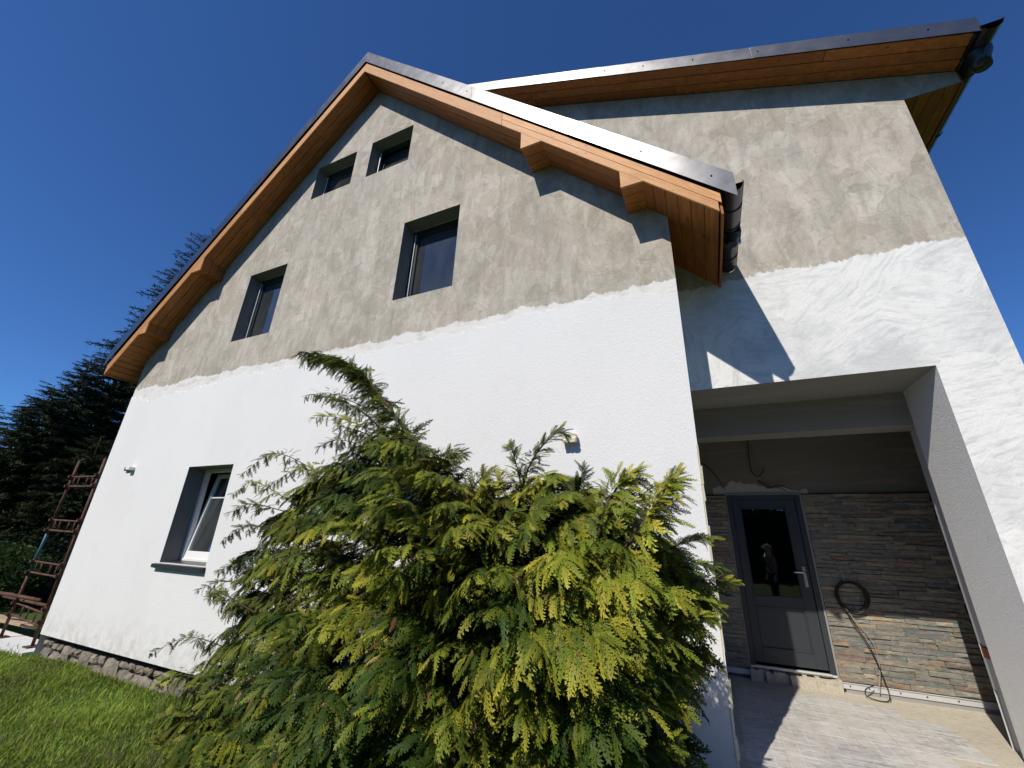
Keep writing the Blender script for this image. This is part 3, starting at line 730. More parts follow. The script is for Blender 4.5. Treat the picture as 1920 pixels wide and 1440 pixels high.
for x in (1.29, 1.47, 1.75, 1.98, 2.24): MB().tube([(x, YD - .023, -.068), (x, YD - .028, -.068)], .008, 6).build('rail_screw', BLACKGUT, house)
m = MB(); m.box((DX1 + .06, YD - .012, -.30), (XW - .05, YD + .018, -.10)); m.build('plinth_board', flat('grey_plinth', (0.30, 0.30, 0.295), .9), house)
m = MB(); r = np.random.default_rng(31)
for i in range(22):
    x = DX0 - .02 + i * .043; m.box((x, YD - .05 - r.uniform(0, .05), -.16), (x + .046, YD + .05, -.012 - r.uniform(0, .03)))
m.build('threshold_mortar', MORTAR, house)
m = MB()
for i in range(7): x = .42 + i * .10 + r.uniform(-.02, .02); m.tube([(x, YD - .005, -.004), (x + r.uniform(.04, .08), YD - .012, -.006)], r.uniform(.006, .013), 7)
m.build('mounting_foam', flat('yellow_mounting_foam', (0.62, 0.52, 0.14), .9), house)

# ---- entrance door
y0 = YD - .012
m = MB(); f = .062
for a, b in (((DX0, y0, DZ0), (DX0 + f, YD + .06, DZ1)), ((DX1 - f, y0, DZ0), (DX1, YD + .06, DZ1)), ((DX0 + f, y0, DZ1 - f), (DX1 - f, YD + .06, DZ1))): m.box(a, b)
door = m.build('door', DOORM, house, bevel=0.003); door['label'] = 'anthracite half glazed entrance door'
lx0, lx1, lz0, lz1 = DX0 + f + .004, DX1 - f - .004, DZ0 + .035, DZ1 - f - .004; yl = YD + .008
GX0, GX1, GZ0, GZ1 = .442, .998, .818, 1.948
m = MB()
for a, b in (((lx0, yl, lz0), (GX0, yl + .05, lz1)), ((GX1, yl, lz0), (lx1, yl + .05, lz1)), ((GX0, yl, GZ1), (GX1, yl + .05, lz1)), ((GX0, yl, .70), (GX1, yl + .05, GZ0)), ((GX0, yl, lz0), (GX1, yl + .05, .215))): m.box(a, b)
m.build('door_leaf', DOORM, door, bevel=0.002)
m = MB(); m.box((GX0 + .002, yl + .016, .217), (GX1 - .002, yl + .045, .698)); m.build('door_panel', DOORM, door, bevel=0.002)
m = MB()
for a, b in (((GX0, yl - .006, .215), (GX0 + .016, yl + .014, .70)), ((GX1 - .016, yl - .006, .215), (GX1, yl + .014, .70)), ((GX0 + .016, yl - .006, .684), (GX1 - .016, yl + .014, .70)), ((GX0 + .016, yl - .006, .215), (GX1 - .016, yl + .014, .231))): m.box(a, b)
m.build('panel_moulding', DOORM, door, bevel=0.003)
m = MB()
for a, b in (((GX0, yl - .006, GZ0), (GX0 + .014, yl + .014, GZ1)), ((GX1 - .014, yl - .006, GZ0), (GX1, yl + .014, GZ1)), ((GX0 + .014, yl - .006, GZ1 - .014), (GX1 - .014, yl + .014, GZ1)), ((GX0 + .014, yl - .006, GZ0), (GX1 - .014, yl + .014, GZ0 + .014))): m.box(a, b)
m.build('glazing_bead', DOORM, door, bevel=0.003)
m = MB(); m.box((GX0 + .001, yl + .02, GZ0 + .001), (GX1 - .001, yl + .024, GZ1 - .001)); m.build('pane', GLASSD, door)
m = MB(); hx = 1.068
m.prism([(hx - .018, yl - .010, .962), (hx + .018, yl - .010, .962), (hx + .018, yl - .010, 1.205), (hx - .018, yl - .010, 1.205)], (0, .009, 0))
m.tube([(hx, yl - .008, 1.135), (hx, yl - .048, 1.135), (hx - .02, yl - .058, 1.135), (hx - .06, yl - .058, 1.136), (hx - .118, yl - .056, 1.134)], [.014, .011, .011, .010, .009], 10)
m.tube([(hx, yl - .010, 1.02), (hx, yl - .016, 1.02)], .012, 12)
m.build('door_handle', STEEL, door, bevel=0.002)
m = MB(); m.box((DX0, y0 - .012, -.006), (DX1, YD + .07, DZ0 - .002)); m.box((DX0 + .05, y0 - .03, DZ0 - .012), (DX1 - .05, y0 - .010, DZ0 + .006)); m.build('threshold', ALU, door, bevel=0.002)
m = MB(); m.box((DX1 + .001, y0 - .004, -.034), (DX1 + .021, YD + .02, DZ1 + .012)); m.box((DX0 - .011, y0 - .002, -.034), (DX0 - .001, YD + .02, DZ1 + .012)); m.box((DX0 - .011, y0 - .003, DZ1 + .001), (DX1 + .021, YD + .02, DZ1 + .013)); m.build('edge_profile', flat('grey_profile', (0.27, 0.265, 0.25), .6), house)
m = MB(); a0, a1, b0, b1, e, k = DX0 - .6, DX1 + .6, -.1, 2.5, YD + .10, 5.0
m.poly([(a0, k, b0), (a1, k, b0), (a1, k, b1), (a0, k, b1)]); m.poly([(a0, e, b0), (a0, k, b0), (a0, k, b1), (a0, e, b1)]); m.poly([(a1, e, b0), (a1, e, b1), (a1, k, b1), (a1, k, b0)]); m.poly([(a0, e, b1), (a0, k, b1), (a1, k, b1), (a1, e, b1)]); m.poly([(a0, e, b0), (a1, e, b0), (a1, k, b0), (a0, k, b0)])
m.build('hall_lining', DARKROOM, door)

# ---- low pitched roof over the set back part
YS = Y2 - .41
def sp(x, y, up=0.0): return (x, y, zs(x) + up)
m = MB(); m.hexa([sp(-4.85, YS + .01, .022), sp(3.126, YS + .01, .022), sp(3.126, 8.2, .022), sp(-4.85, 8.2, .022)], [sp(-4.85, YS + .01, .20), sp(3.186, YS + .01, .20), sp(3.186, 8.2, .20), sp(-4.85, 8.2, .20)])
shed = m.build('shed_roof', ROOF, house)
yy = np.linspace(YS + .004, Y2 - .004, 4)
for i in range(3):
    x = -4.7
    while x < 3.10:
        e = min(x + rng.uniform(1.7, 2.9), 3.111)
        if 3.111 - e < .4: e = 3.111
        o = rng.uniform(-.002, .002)
        MB().prism([sp(x + .002, yy[i] + .003, o), sp(e - .002, yy[i] + .003, o), sp(e - .002, yy[i+1] - .003, o), sp(x + .002, yy[i+1] - .003, o)], (0, 0, .018)).build('soffit_board', WOODX, shed, bevel=0.003); x = e
xs = np.linspace(XW + .003, 3.111, 5)
for i in range(4): MB().box((xs[i] + .002, Y2 + .003, 6.253 + rng.uniform(-.001, .001)), (xs[i+1] - .002, 7.9, 6.271)).build('soffit_board', WOODY, shed, bevel=0.003)
MB().box((3.113, Y2 + .002, 6.238), (3.134, 8.1, zs(3.126) + .10)).build('fascia_board', WOODY, shed, bevel=0.002)
MB().box((3.113, YS + .01, zs(3.126) - .012), (3.134, Y2, zs(3.126) + .10)).build('fascia_board', BLACKGUT, shed, bevel=0.002)
sm = [-4.8, -2.6, -.68, 1.27, 3.166]
for i, (a, b) in enumerate(zip(sm[:-1], sm[1:])):
    y = YS - .012 - .003 * (i % 2); a2 = a - (.04 if i else 0)
    m = MB().prism([sp(a2, y, -.004), sp(b, y, -.004), sp(b, y, .205), sp(a2, y, .205)], (0, .003, 0)); m.prism([sp(a2, y, .205), sp(b, y, .205), sp(b, YS + .4, .212), sp(a2, YS + .4, .212)], (0, 0, .003)); m.build('verge_sheet', SHEET, shed)
for x in (-2.5, -1.46, -.62, -.07, .57, 1.30, 2.16, 2.8):
    c = np.array(sp(x, YS - .016, .11)); MB().tube([c, c + np.array((0, -.008, 0))], .0085, 6).build('sheet_screw', BLACKGUT, shed)
gutter(shed, 3.233, 6.483, YS - .03, 8.1, .088, 1)
for y in (.95, 1.75, 2.6, 3.5): gutter_strap(shed, 3.233, 6.483, y, .088, 1)
m = MB(); m.tube([(3.228, .70, 6.47), (3.228, .70, 6.39), (3.218, .70, 6.31), (3.208, .70, 6.21)], [.11, .10, .075, .07], 16); m.build('gutter_outlet', BLACKGUT, shed, smooth=True)

# ------------------------------------------------------------------ small fittings on the walls
# wrapped lamp outlet on the white gable wall
c = aty(1072, 822, 0.0)
ob = thing('junction_box', 'small cream wrapped junction box on the white gable wall above the shrub', 'junction box', tuple(c))
def wrapped(cx, cz, w, h, y0, y1, r):
    m = MB(); n = 9
    for j, y in enumerate(np.linspace(y0, y1, 4)):
        for i in range(n * 4):
            q = i / (n * 4) * 2 * math.pi; ux, uz = math.cos(q), math.sin(q); k = 1 / max(abs(ux), abs(uz)); k = min(k, 1.28)
            sc = 1 - .07 * j * (j == 3); m.v.append((cx + w/2*ux*k*sc + r.normal(0, .003), y + r.normal(0, .002), cz + h/2*uz*k*sc + r.normal(0, .003)))
    N = n * 4
    for j in range(3):
        for i in range(N): t = (i + 1) % N; m.f.append((j*N + i, j*N + t, (j+1)*N + t, (j+1)*N + i))
    m.f.append(tuple(range(N))); m.f.append(tuple(3*N + i for i in reversed(range(N)))); return m
r = np.random.default_rng(2)
wrapped(c[0] - .01, c[2], .15, .055, -.085, -.008, r).build('box_body', flat('cream_wrap', (0.66, 0.62, 0.47), .6), ob)
wrapped(c[0] - .005, c[2] - .035, .14, .034, -.10, -.012, r).build('box_lid', flat('cream_wrap_lid', (0.70, 0.66, 0.50), .55), ob)
m = MB(); m.tube([(c[0] - .05, -.012, c[2] + .02), (c[0] - .07, -.05, c[2] + .05), (c[0] - .10, -.04, c[2] + .04)], .005, 6); m.build('cable_end', CABLE, ob)
# small bracket left of the lower window
c = aty(248, 882, 0.0)
wb = thing('wall_bracket', 'tiny black and white bracket stub on white wall left of the lower window', 'bracket', tuple(c))
MB().box((c[0] - .17, -.05, c[2] - .01), (c[0] - .02, -.008, c[2] + .055)).build('bracket_plate', BLACKGUT, wb, bevel=.004)
MB().box((c[0] - .015, -.10, c[2] - .005), (c[0] + .10, -.008, c[2] + .05)).build('bracket_socket', WHITEF, wb, bevel=.006)
# coil of cable hanging on the slate cladding
cc = np.array([1.50, YD - .055, .905])
cb = thing('cable_coil', 'coil of black cable hanging on slate cladding beside the door', 'cable', (1.50, YD - .03, .9))
r = np.random.default_rng(14); pts = []
for k in range(4 * 40):
    q = 2 * math.pi * k / 40 + 1.9; turn = k / 40
    pts.append((cc[0] + (.150 + .012 * math.sin(turn * 2.1)) * math.cos(q) + .014 * math.sin(turn * 3.0), cc[1] - .004 * turn - .012 * math.sin(q * 1.0), cc[2] + (.165 + .010 * math.cos(turn * 1.7)) * math.sin(q) - .008 * turn))
MB().tube(pts, .0075, 7).build('cable_loop', CABLE, cb, smooth=True)
def curve(pts, n=10):
    P = [np.asarray(p, float) for p in pts]; P = [2*P[0] - P[1]] + P + [2*P[-1] - P[-2]]; out = []
    for i in range(1, len(P) - 2):
        for t in np.linspace(0, 1, n, endpoint=False):
            out.append(.5 * (2*P[i] + (P[i+1] - P[i-1])*t + (2*P[i-1] - 5*P[i] + 4*P[i+1] - P[i+2])*t*t + (3*P[i] - P[i-1] - 3*P[i+1] + P[i+2])*t**3))
    return out + [P[-2]]
yk = YD - .05
MB().tube(curve([(1.41, YD - .03, 1.30), (1.44, yk, 1.20), (1.47, yk - .01, 1.12), (1.53, yk - .015, 1.10), (1.50, yk - .02, 1.03), (1.46, yk - .02, 1.05), (1.45, yk - .01, 1.14)]), .0055, 6).build('cable_tie', CABLEG, cb, smooth=True)
MB().tube(curve([(1.39, yk - .01, .80), (1.45, yk - .02, .62), (1.56, yk - .02, .36), (1.61, yk - .03, .10), (1.62, yk - .08, -.06), (1.58, yk - .14, -.125), (1.48, yk - .15, -.13), (1.40, yk - .10, -.11), (1.42, yk - .05, -.06), (1.50, yk - .03, -.02)]), .0060, 6).build('cable_tail', CABLE, cb, smooth=True)
MB().tube(curve([(1.38, yk, .82), (1.46, yk - .01, .66), (1.54, yk - .01, .54), (1.60, yk - .012, .40), (1.61, yk - .014, .20), (1.57, yk - .02, .02), (1.54, yk - .03, -.06)]), .0045, 6).build('cable_tail', CABLEG, cb, smooth=True)
# loose lamp wires over the door
wr = thing('lamp_wires', 'loose black and grey lamp wires dangling over the entrance door', 'wires', (.7, YD, 2.5))
MB().tube(curve([(.69, YD + .02, 2.945), (.665, YD - .03, 2.70), (.66, YD - .05, 2.46), (.72, YD - .06, 2.375), (.79, YD - .06, 2.42), (.82, YD - .07, 2.49)]), .007, 6).build('wire', CABLE, wr, smooth=True)
MB().tube(curve([(.72, YD + .02, 2.945), (.75, YD - .03, 2.62), (.79, YD - .05, 2.44)]), .005, 6).build('wire', CABLEG, wr, smooth=True)
MB().tube(curve([(.72, YD + .02, 2.33), (.80, YD - .03, 2.28), (.87, YD - .05, 2.225), (.97, YD - .05, 2.25), (1.08, YD - .04, 2.20)]), .006, 6).build('wire', CABLE, wr, smooth=True)
MB().tube(curve([(.74, YD + .02, 2.31), (.84, YD - .03, 2.22), (.93, YD - .05, 2.23), (1.04, YD - .06, 2.165)]), .006, 6).build('wire', CABLE, wr, smooth=True)
MB().tube(curve([(.02, YD + .02, 2.62), (.15, YD - .02, 2.47), (.25, YD - .03, 2.27), (.29, YD - .03, 2.19)]), .0055, 6).build('wire', CABLE, wr, smooth=True)

# ------------------------------------------------------------------ scaffold tower beside the house
sc = thing('scaffold_frame', 'rusty tubular scaffold frame with ladder rungs beside the house corner', 'scaffold', (-11.0, .1, -.5))
PR, PL = np.array([-10.49, .10]), np.array([-11.62, .10])
def post(p, z0, z1, lean, rad=.034):
    a = np.array([p[0], p[1], z0]); b = np.array([p[0] + lean, p[1], z1]); return a, b
aR, bR = post(PR, -.50, 2.62, .02); aL, bL = post((PL[0] - .12, PL[1]), -.50, 2.62, .26)
def on(a, b, z): t = (z - a[2]) / (b[2] - a[2]); return a + (b - a) * t
for nm, a, b, z0, z1, mt in (('post', aR, bR, -.5, 2.62, RUST), ('post', aL, bL, -.5, .58, RUST), ('post', aL, bL, .58, 1.28, BLUEP), ('post', aL, bL, 1.28, 2.62, RUST)):
    MB().tube([on(a, b, z0), on(a, b, (z0 + z1) / 2), on(a, b, z1)], .024, 10).build(nm, mt, sc, smooth=True)
for zt in (0.02, .72, 1.46, 2.28):
    tl = -.05 if zt < .5 else 0.0
    for dz in (0.0, -.185):
        MB().tube([on(aL, bL, zt + dz + .02), on(aR, bR, zt + dz + tl)], .017, 8).build('rung', RUST, sc, smooth=True)
    for q in ((.12, .3, .62, .82) if zt > .5 else (.3, .5, .75)):
        a = on(aL, bL, zt + .02) * (1 - q) + on(aR, bR, zt + tl) * q; MB().tube([a, a + np.array([0, 0, -.185])], .011, 6).build('strut', RUST, sc, smooth=True)
    for a, b in ((aL, bL), (aR, bR)):
        for dz in (.02, -.165):
            p = on(a, b, zt + dz); m = MB(); m.tube([p - np.array([0, 0, .04]), p + np.array([0, 0, .04])], .040, 8); m.box(p + np.array([-.02, -.062, -.025]), p + np.array([.025, -.03, .025])); m.build('coupler', RUST, sc)
m = MB(); m.tube([(-12.9, -.03, .16), (-11.8, .0, .175), (-10.62, .02, .17)], .030, 10); m.build('ledger', RUST, sc, smooth=True)
m = MB(); m.tube([(-12.6, .2, .07), (-10.6, .2, .055)], .028, 8); m.build('ledger', RUST, sc, smooth=True)
m = MB(); m.tube([(-11.6, .55, 2.02), (-10.5, .55, 2.0)], .02, 8); m.tube([(-11.6, .55, 2.3), (-10.5, .55, 2.29)], .02, 8); m.build('guard_rail', STEEL, sc, smooth=True)
for a in (aR, aL):
    m = MB(); m.box((a[0] - .09, a[1] - .09, -.515), (a[0] + .09, a[1] + .09, -.50)); m.build('base_plate', RUST, sc)
# low white slab below it and a few planks
m = MB(); m.box((-14.5, -.12, -.80), (-10.13, .38, -.52)); m.build('slab_block', CONCW)
o = bpy.data.objects['slab_block']; prop(o, 'low white insulation clad slab under the scaffold feet', 'slab')
for i, (p, q, w) in enumerate((((-13.9, .62, -.44), (-11.3, .50, -.36), .24), ((-14.2, .22, -.50), (-12.2, .10, -.50), .2))):
    p = np.array(p); q = np.array(q); d = q - p; nrm = np.cross(d, (0, 0, 1)); nrm /= np.linalg.norm(nrm)
    m = MB().prism([p, q, q + nrm * w, p + nrm * w], (0, 0, .045)); k = m.build('plank', PLANK, None, bevel=.004)
    prop(k, ('raw timber plank propped up behind the white slab', 'raw timber plank lying flat on the white slab')[i], 'plank')
# grey log pile / sawn timber stack far left
stk = thing('timber_stack', 'low stack of weathered grey boards in front of the dark spruces', 'timber stack', (-21, 3.0, -.57))
r = np.random.default_rng(8)
for k in range(7):
    for j in range(3):
        y = 2.0 + j * .55 + r.uniform(-.05, .05); z = -.56 + k * .055
        MB().box((-23.5 + r.uniform(-.3, .3), y, z), (-19.2 + r.uniform(-.4, .4), y + .46, z + .045)).build('board', flat('weathered_board', (0.10, 0.10, 0.105), .9) if (k == 0 and j == 0) else bpy.data.materials['weathered_board'], stk)

# ------------------------------------------------------------------ foliage tools
def unit(v): v = np.asarray(v, float); return v / np.maximum(np.linalg.norm(v, axis=-1, keepdims=True), 1e-9)
def make_spray(L, W, n, droop, r):
    """flat fan of scale leaves like a false cypress: axis, side twigs, leaflets. returns verts, tris, t (0 base .. 1 tip)"""
    V, F, T = [], [], []
    def tri(a, b, c, ta, tb, tc):
        k = len(V); V.extend([a, b, c]); F.append((k, k+1, k+2)); T.extend([ta, tb, tc])
    ax = lambda t: np.array([L * t, .02 * L * math.sin(5 * t), 0.0])
    for i in range(5):
        a, b = ax(i / 5), ax((i + 1) / 5); w = .0026 * (1.1 - i / 5); tri(a + (0, w, 0), a - (0, w, 0), b, .2 + i * .12, .2 + i * .12, .32 + i * .12)
    for i in range(n):
        t = .06 + .93 * i / n; sd = 1 if i % 2 else -1
        prof = (1 - t) ** .75 * min(1.0, .35 + 3.0 * t) + .10
        l = W * prof * r.uniform(.8, 1.15); an = math.radians(r.uniform(24, 42)); d = np.array([math.cos(an), sd * math.sin(an), r.uniform(-.12, .05)]); d /= np.linalg.norm(d)
        p = np.array([-d[1], d[0], 0]); a = ax(t); tip = a + d * l; w = .0082
        tt = lambda q: min(1.0, .30 + .45 * t + .40 * q)
        tri(a + p * w, a - p * w, tip, tt(0), tt(0), tt(1))
        m = max(2, int(l / .0185))
        for j in range(m):
            q = (j + .6) / m; s2 = 1 if j % 2 else -1; ll = (.023 * (1 - .5 * q) + .007) * r.uniform(.8, 1.3)
            an2 = math.radians(38) * s2; e = d * math.cos(an2) + p * math.sin(an2); b = a + d * l * q
            pe = np.array([-e[1], e[0], 0]) * .0078
            tri(b + pe, b - pe, b + e * ll + np.array([0, 0, r.uniform(-.003, .002)]), tt(q), tt(q), tt(min(1, q + .35)))
    V = np.array(V); V[:, 2] -= droop * (V[:, 0] / L) ** 2 * L + .35 * V[:, 1] ** 2 / max(W, .01) * .5
    return V, np.array(F), np.array(T)
def place(tmpl, P, X, Z, S, pick, pal_a, pal_b):
    """copies of the templates: origin P, axis X, normal hint Z, scale S; colours blend from pal_a at the base to pal_b at the tip"""
    X = unit(X); Y = unit(np.cross(Z, X)); Zn = np.cross(X, Y); VV, FF, CC = [], [], []; off = 0
    for k, (V, F, T) in enumerate(tmpl):
        ids = np.nonzero(pick == k)[0]
        if not len(ids): continue
        M = np.stack([X[ids], Y[ids], Zn[ids]], 2) * S[ids][:, None, None]
        W = np.einsum('nij,vj->nvi', M, V) + P[ids][:, None, :]
        c = pal_a[ids][:, None, :] * (1 - T[None, :, None]) + pal_b[ids][:, None, :] * T[None, :, None]
        VV.append(W.reshape(-1, 3)); CC.append(c.reshape(-1, 3))
        FF.append((F[None] + (np.arange(len(ids)) * len(V))[:, None, None]).reshape(-1, 3) + off); off += W.shape[0] * W.shape[1]
    return np.concatenate(VV), np.concatenate(FF), np.concatenate(CC)
def pip(poly, x, z):
    c = False; n = len(poly); j = n - 1
    for i in range(n):
        xi, zi = poly[i]; xj, zj = poly[j]
        if (zi > z) != (zj > z) and x < (xj - xi) * (z - zi) / (zj - zi) + xi: c = not c
        j = i
    return c
def seg_dist(poly, p):
    A = np.array(poly); B = np.roll(A, -1, 0); d = B - A; t = np.clip(((p - A) * d).sum(1) / (d * d).sum(1), 0, 1); return np.linalg.norm(p - (A + d * t[:, None]), axis=1).min()

# ------------------------------------------------------------------ the big cypress shrub in front of the gable
YC = -1.12
def build_shrub():
    r = np.random.default_rng(77)
    gz0 = ground_z(-1.75, YC)
    root = thing('cypress_shrub', 'large wind swept golden green cypress shrub in front of the white gable wall', 'shrub', (-1.75, YC, gz0 - .03))
    poly = [(300, 1520), (305, 1420), (330, 1310), (380, 1225), (430, 1150), (455, 1070), (480, 1000), (505, 945), (560, 880), (640, 850), (690, 815), (745, 800), (800, 840), (870, 870), (925, 905), (955, 925), (980, 880), (1030, 865), (1075, 895), (1110, 925), (1160, 920), (1215, 940), (1245, 1000), (1270, 1040), (1290, 1090), (1285, 1160), (1265, 1230), (1245, 1320), (1235, 1430), (1225, 1560), (1200, 1800), (500, 1800)]
    P, X, Z, S, T = [], [], [], [], []          # sprays: origin, axis, normal hint, length, (tone, depth class)
    def sub_branch(p, d, up, l, n, tone, cls, sz):
        sv = unit(np.cross(up, d))
        for i in range(n):
            t = (i + .6) / n; sd = 1 if i % 2 else -1; q = p + d * l * t + np.array([0, 0, -.22 * l * t * t]); end = i == n - 1
            P.append(q); X.append(d * (1.3 if end else .80) + sv * sd * (.08 if end else r.uniform(.5, .85)) + np.array([0, 0, -.25 - .30 * t])); Z.append(up + r.normal(0, .24, 3)); S.append(sz * r.uniform(.60, 1.35) * (1.1 - .35 * t)); T.append((tone, cls))
    limbs = []
    def bough(tip, d, L, cls, tone, sz=.124):
        if cls: sz = .175
        up = np.array([.0, -.42, 1.0]) + r.normal(0, .30, 3); up = unit(up - d * (up @ d) * .8); sv = unit(np.cross(up, d)); st = tip - d * L
        n = int(8 + L * 9); limbs.append((st, tip))
        for i in range(n):
            t = (i + .5) / n; sd = 1 if i % 2 else -1; q = st + d * L * t + np.array([0, 0, .05 * math.sin(math.pi * t) - .10 * L * t * t])
            end = i >= n - 2; dd = unit(d * (1.2 if end else .75) + sv * sd * (.15 if end else r.uniform(.6, .95)) + np.array([0, 0, -.10 - .30 * t]) + r.normal(0, .08, 3))
            sub_branch(q, dd, unit(up + r.normal(0, .15, 3)), (.20 - .08 * t) * r.uniform(.8, 1.2), (6 if cls == 0 else 4), np.clip(tone + r.normal(0, .12), 0, 1), cls, sz)
    def bulge(d): k = min(d / 260, 1.0); return math.sqrt(max(k * (2 - k), 0))
    def direction(p, u, v, rim):
        ax_ = np.array([np.interp(p[0], [-4.3, -1.75, 0], [-2.6, -1.75, -1.0]), YC + .15, p[2] - .30 - .12 * max(0, 1.0 - p[2])])
        side = np.clip((u - 860) / 380, -1, 1)
        return unit(unit(p - ax_) + np.array([.75 * side - .25, -.10, .12 - .20 * abs(side)]) * (.45 + .5 * rim) + r.normal(0, .16, 3))
    got = []
    def scatter(n, sep, lo, hi, cls, Ls, sign=-1):
        k = 0; tries = 0; mine = []
        while k < n and tries < 40000:
            tries += 1; u, v = r.uniform(300, 1290), r.uniform(800, 1660)
            if not pip(poly, u, v): continue
            if any((u - a) ** 2 + (v - b) ** 2 < sep ** 2 for a, b in mine): continue
            d = seg_dist(poly, np.array([u, v])); y = YC + sign * bulge(d) * r.uniform(lo, hi) * .85; p = aty(u, v, y)
            if p[2] < gz0 + .06: continue
            rim = max(0.0, 1 - d / 110); dr = direction(p, u, v, rim)
            if sign > 0: dr = unit(dr * [1, -1, 1])
            gold = .42 + .28 * math.sin(u * .011 + 1.2) * math.sin(v * .013) + .16 * np.clip((u - 700) / 400, -1, 1) + r.normal(0, .16)
            bough(p, dr, r.uniform(*Ls), cls, np.clip(gold, 0, 1)); mine.append((u, v)); k += 1
        return k
    n1 = scatter(175, 44, .64, 1.0, 0, (.28, .48))
    n2 = scatter(240, 33, .0, .50, 1, (.30, .50))
    n3 = scatter(70, 60, .0, .75, 2, (.35, .55), 1)
    for u_, v_ in [(520, 960), (560, 905), (600, 880), (640, 870), (690, 850), (730, 830), (560, 950), (610, 930), (660, 900), (700, 890), (500, 1010), (545, 1000), (480, 1060), (520, 1060), (470, 1110), (450, 1160), (500, 1120), (420, 1210), (590, 980), (640, 950), (770, 850), (800, 880), (740, 880), (850, 900), (900, 930), (690, 930)]:
        pt = aty(u_, v_, YC + r.uniform(-.25, .15)); bough(pt, direction(pt, u_, v_, .5), r.uniform(.30, .42), 0, np.clip(.38 + r.normal(0, .16), 0, 1), .11)
    def leader(px, y):
        return curve([aty(u, v, yy) for (u, v), yy in zip(px, y if hasattr(y, '__len__') else [y] * len(px))], 8)
    def plume(px, y, rad, ln, dens, bias, tone, fr=.12, start=.12):
        """a stem carrying sprays that shorten towards the tip"""
        St = leader(px, y); n = len(St); MB().tube(St, [rad * (1 - .85 * i / n) for i in range(n)], 6).build('stem', BARK, root, smooth=True)
        for i in range(int(n * start), n):
            t = unit(St[min(i + 1, n - 1)] - St[i - 1]); f = i / n
            for k in range(dens):
                an = r.uniform(0, 6.283); e1 = unit(np.cross(t, (0, 1, .2))); e2 = np.cross(t, e1); sd = e1 * math.cos(an) + e2 * math.sin(an)
                dr = unit(t * .75 + sd * .6 + np.asarray(bias)); l = ln * (1.1 - .72 * f) * r.uniform(.7, 1.2)
                up = unit(np.array([-.1, -.5, .9]) + r.normal(0, .25, 3))
                if l > .13: sub_branch(np.array(St[i]), dr, up, l * .75, 5, np.clip(tone + r.normal(0, .12), 0, 1), 0, max(.075, min(.12, l * .55)))
                else: P.append(np.array(St[i])); X.append(dr); Z.append(up); S.append(max(l, .05)); T.append((tone, 0))
        tl = unit(St[-1] - St[-3]); P.append(np.array(St[-1]) - tl * .01); X.append(tl); Z.append(np.array([0, -.6, .8])); S.append(.07); T.append((tone, 0))
        return St
    plume([(850, 1000), (815, 905), (765, 815), (715, 745), (675, 697), (628, 672), (578, 662)], YC, .022, .40, 7, (-.55, 0, .02), .26)
    plume([(800, 905), (745, 850), (690, 815), (640, 800)], YC - .1, .012, .24, 3, (-.45, 0, .0), .35)
    plume([(760, 860), (700, 790), (650, 755), (600, 740)], YC - .05, .010, .22, 3, (-.5, 0, -.02), .28)
    plume([(960, 1010), (975, 935), (992, 875), (1018, 835), (1045, 812), (1062, 814)], YC, .010, .17, 2, (.05, 0, .05), .25)
    plume([(985, 960), (975, 900), (962, 850), (955, 838)], YC + .05, .008, .15, 2, (-.15, 0, .05), .3)
    plume([(1070, 1000), (1080, 940), (1088, 905), (1092, 880)], YC - .1, .008, .15, 2, (0, 0, .2), .2)
    plume([(1120, 1010), (1140, 945), (1165, 905), (1192, 888)], YC - .45, .010, .20, 3, (.25, 0, .1), .75)
    plume([(1170, 1030), (1215, 970), (1243, 925), (1268, 893)], YC - .45, .010, .20, 3, (.3, 0, .1), .85)
    plume([(860, 960), (895, 905), (925, 882)], YC, .008, .18, 3, (.1, 0, .1), .5)
    plume([(810, 900), (840, 855), (868, 850)], YC, .008, .18, 3, (.1, 0, .15), .4)
    plume([(900, 980), (930, 920), (940, 890)], YC - .1, .008, .15, 2, (.1, 0, .15), .7)
    whip = [((560, 950), (480, 905), (438, 925)), ((600, 885), (515, 850), (455, 888)), ((560, 1020), (470, 985), (418, 1012)), ((540, 960), (470, 945), (430, 962)), ((520, 1120), (425, 1090), (372, 1106)), ((510, 1090), (440, 1060), (410, 1072)), ((480, 1150), (420, 1115), (395, 1118)),
            ((470, 1235), (360, 1195), (282, 1225)), ((440, 1300), (340, 1265), (292, 1285)), ((430, 1370), (330, 1340), (276, 1362)), ((420, 1430), (330, 1410), (268, 1440)), ((700, 770), (620, 738), (575, 742)), ((720, 815), (630, 782), (585, 785)), ((720, 850), (640, 825), (600, 838)), ((640, 900), (560, 880), (500, 915)),
            ((1220, 1045), (1290, 1015), (1335, 1010)), ((1230, 1075), (1300, 1055), (1345, 1062)), ((1240, 1105), (1320, 1088), (1370, 1091)), ((1240, 1135), (1310, 1118), (1345, 1135)), ((1230, 1190), (1300, 1158), (1335, 1158)), ((1220, 1270), (1265, 1255), (1295, 1262)), ((1210, 1330), (1255, 1312), (1280, 1325)), ((1200, 1400), (1250, 1390), (1268, 1405)), ((1170, 960), (1225, 912), (1268, 905))]
    for w in whip: plume(w, YC + (r.uniform(-.40, .05) if w[0][0] < 1000 else r.uniform(-.45, -.2)), .005, (.15 if w[0][0] < 1000 else .10), 3, (0, 0, -.05), np.clip(.35 + r.normal(0, .2) + (.25 if w[0][0] > 1000 else 0), 0, 1), start=.2)
    base = np.array([-1.75, YC, gz0 - .05])
    for k in range(0, len(limbs), 16):
        a, b = limbs[k]; m_ = base * .45 + a * .55 + np.array([0, 0, -.12]); C_ = curve([base + r.normal(0, .05, 3) * [1, 1, 0], m_, a, b], 6); n = len(C_)
        MB().tube(C_, [.022 * (1 - .8 * i / n) for i in range(n)], 6).build('limb', BARK, root, smooth=True)
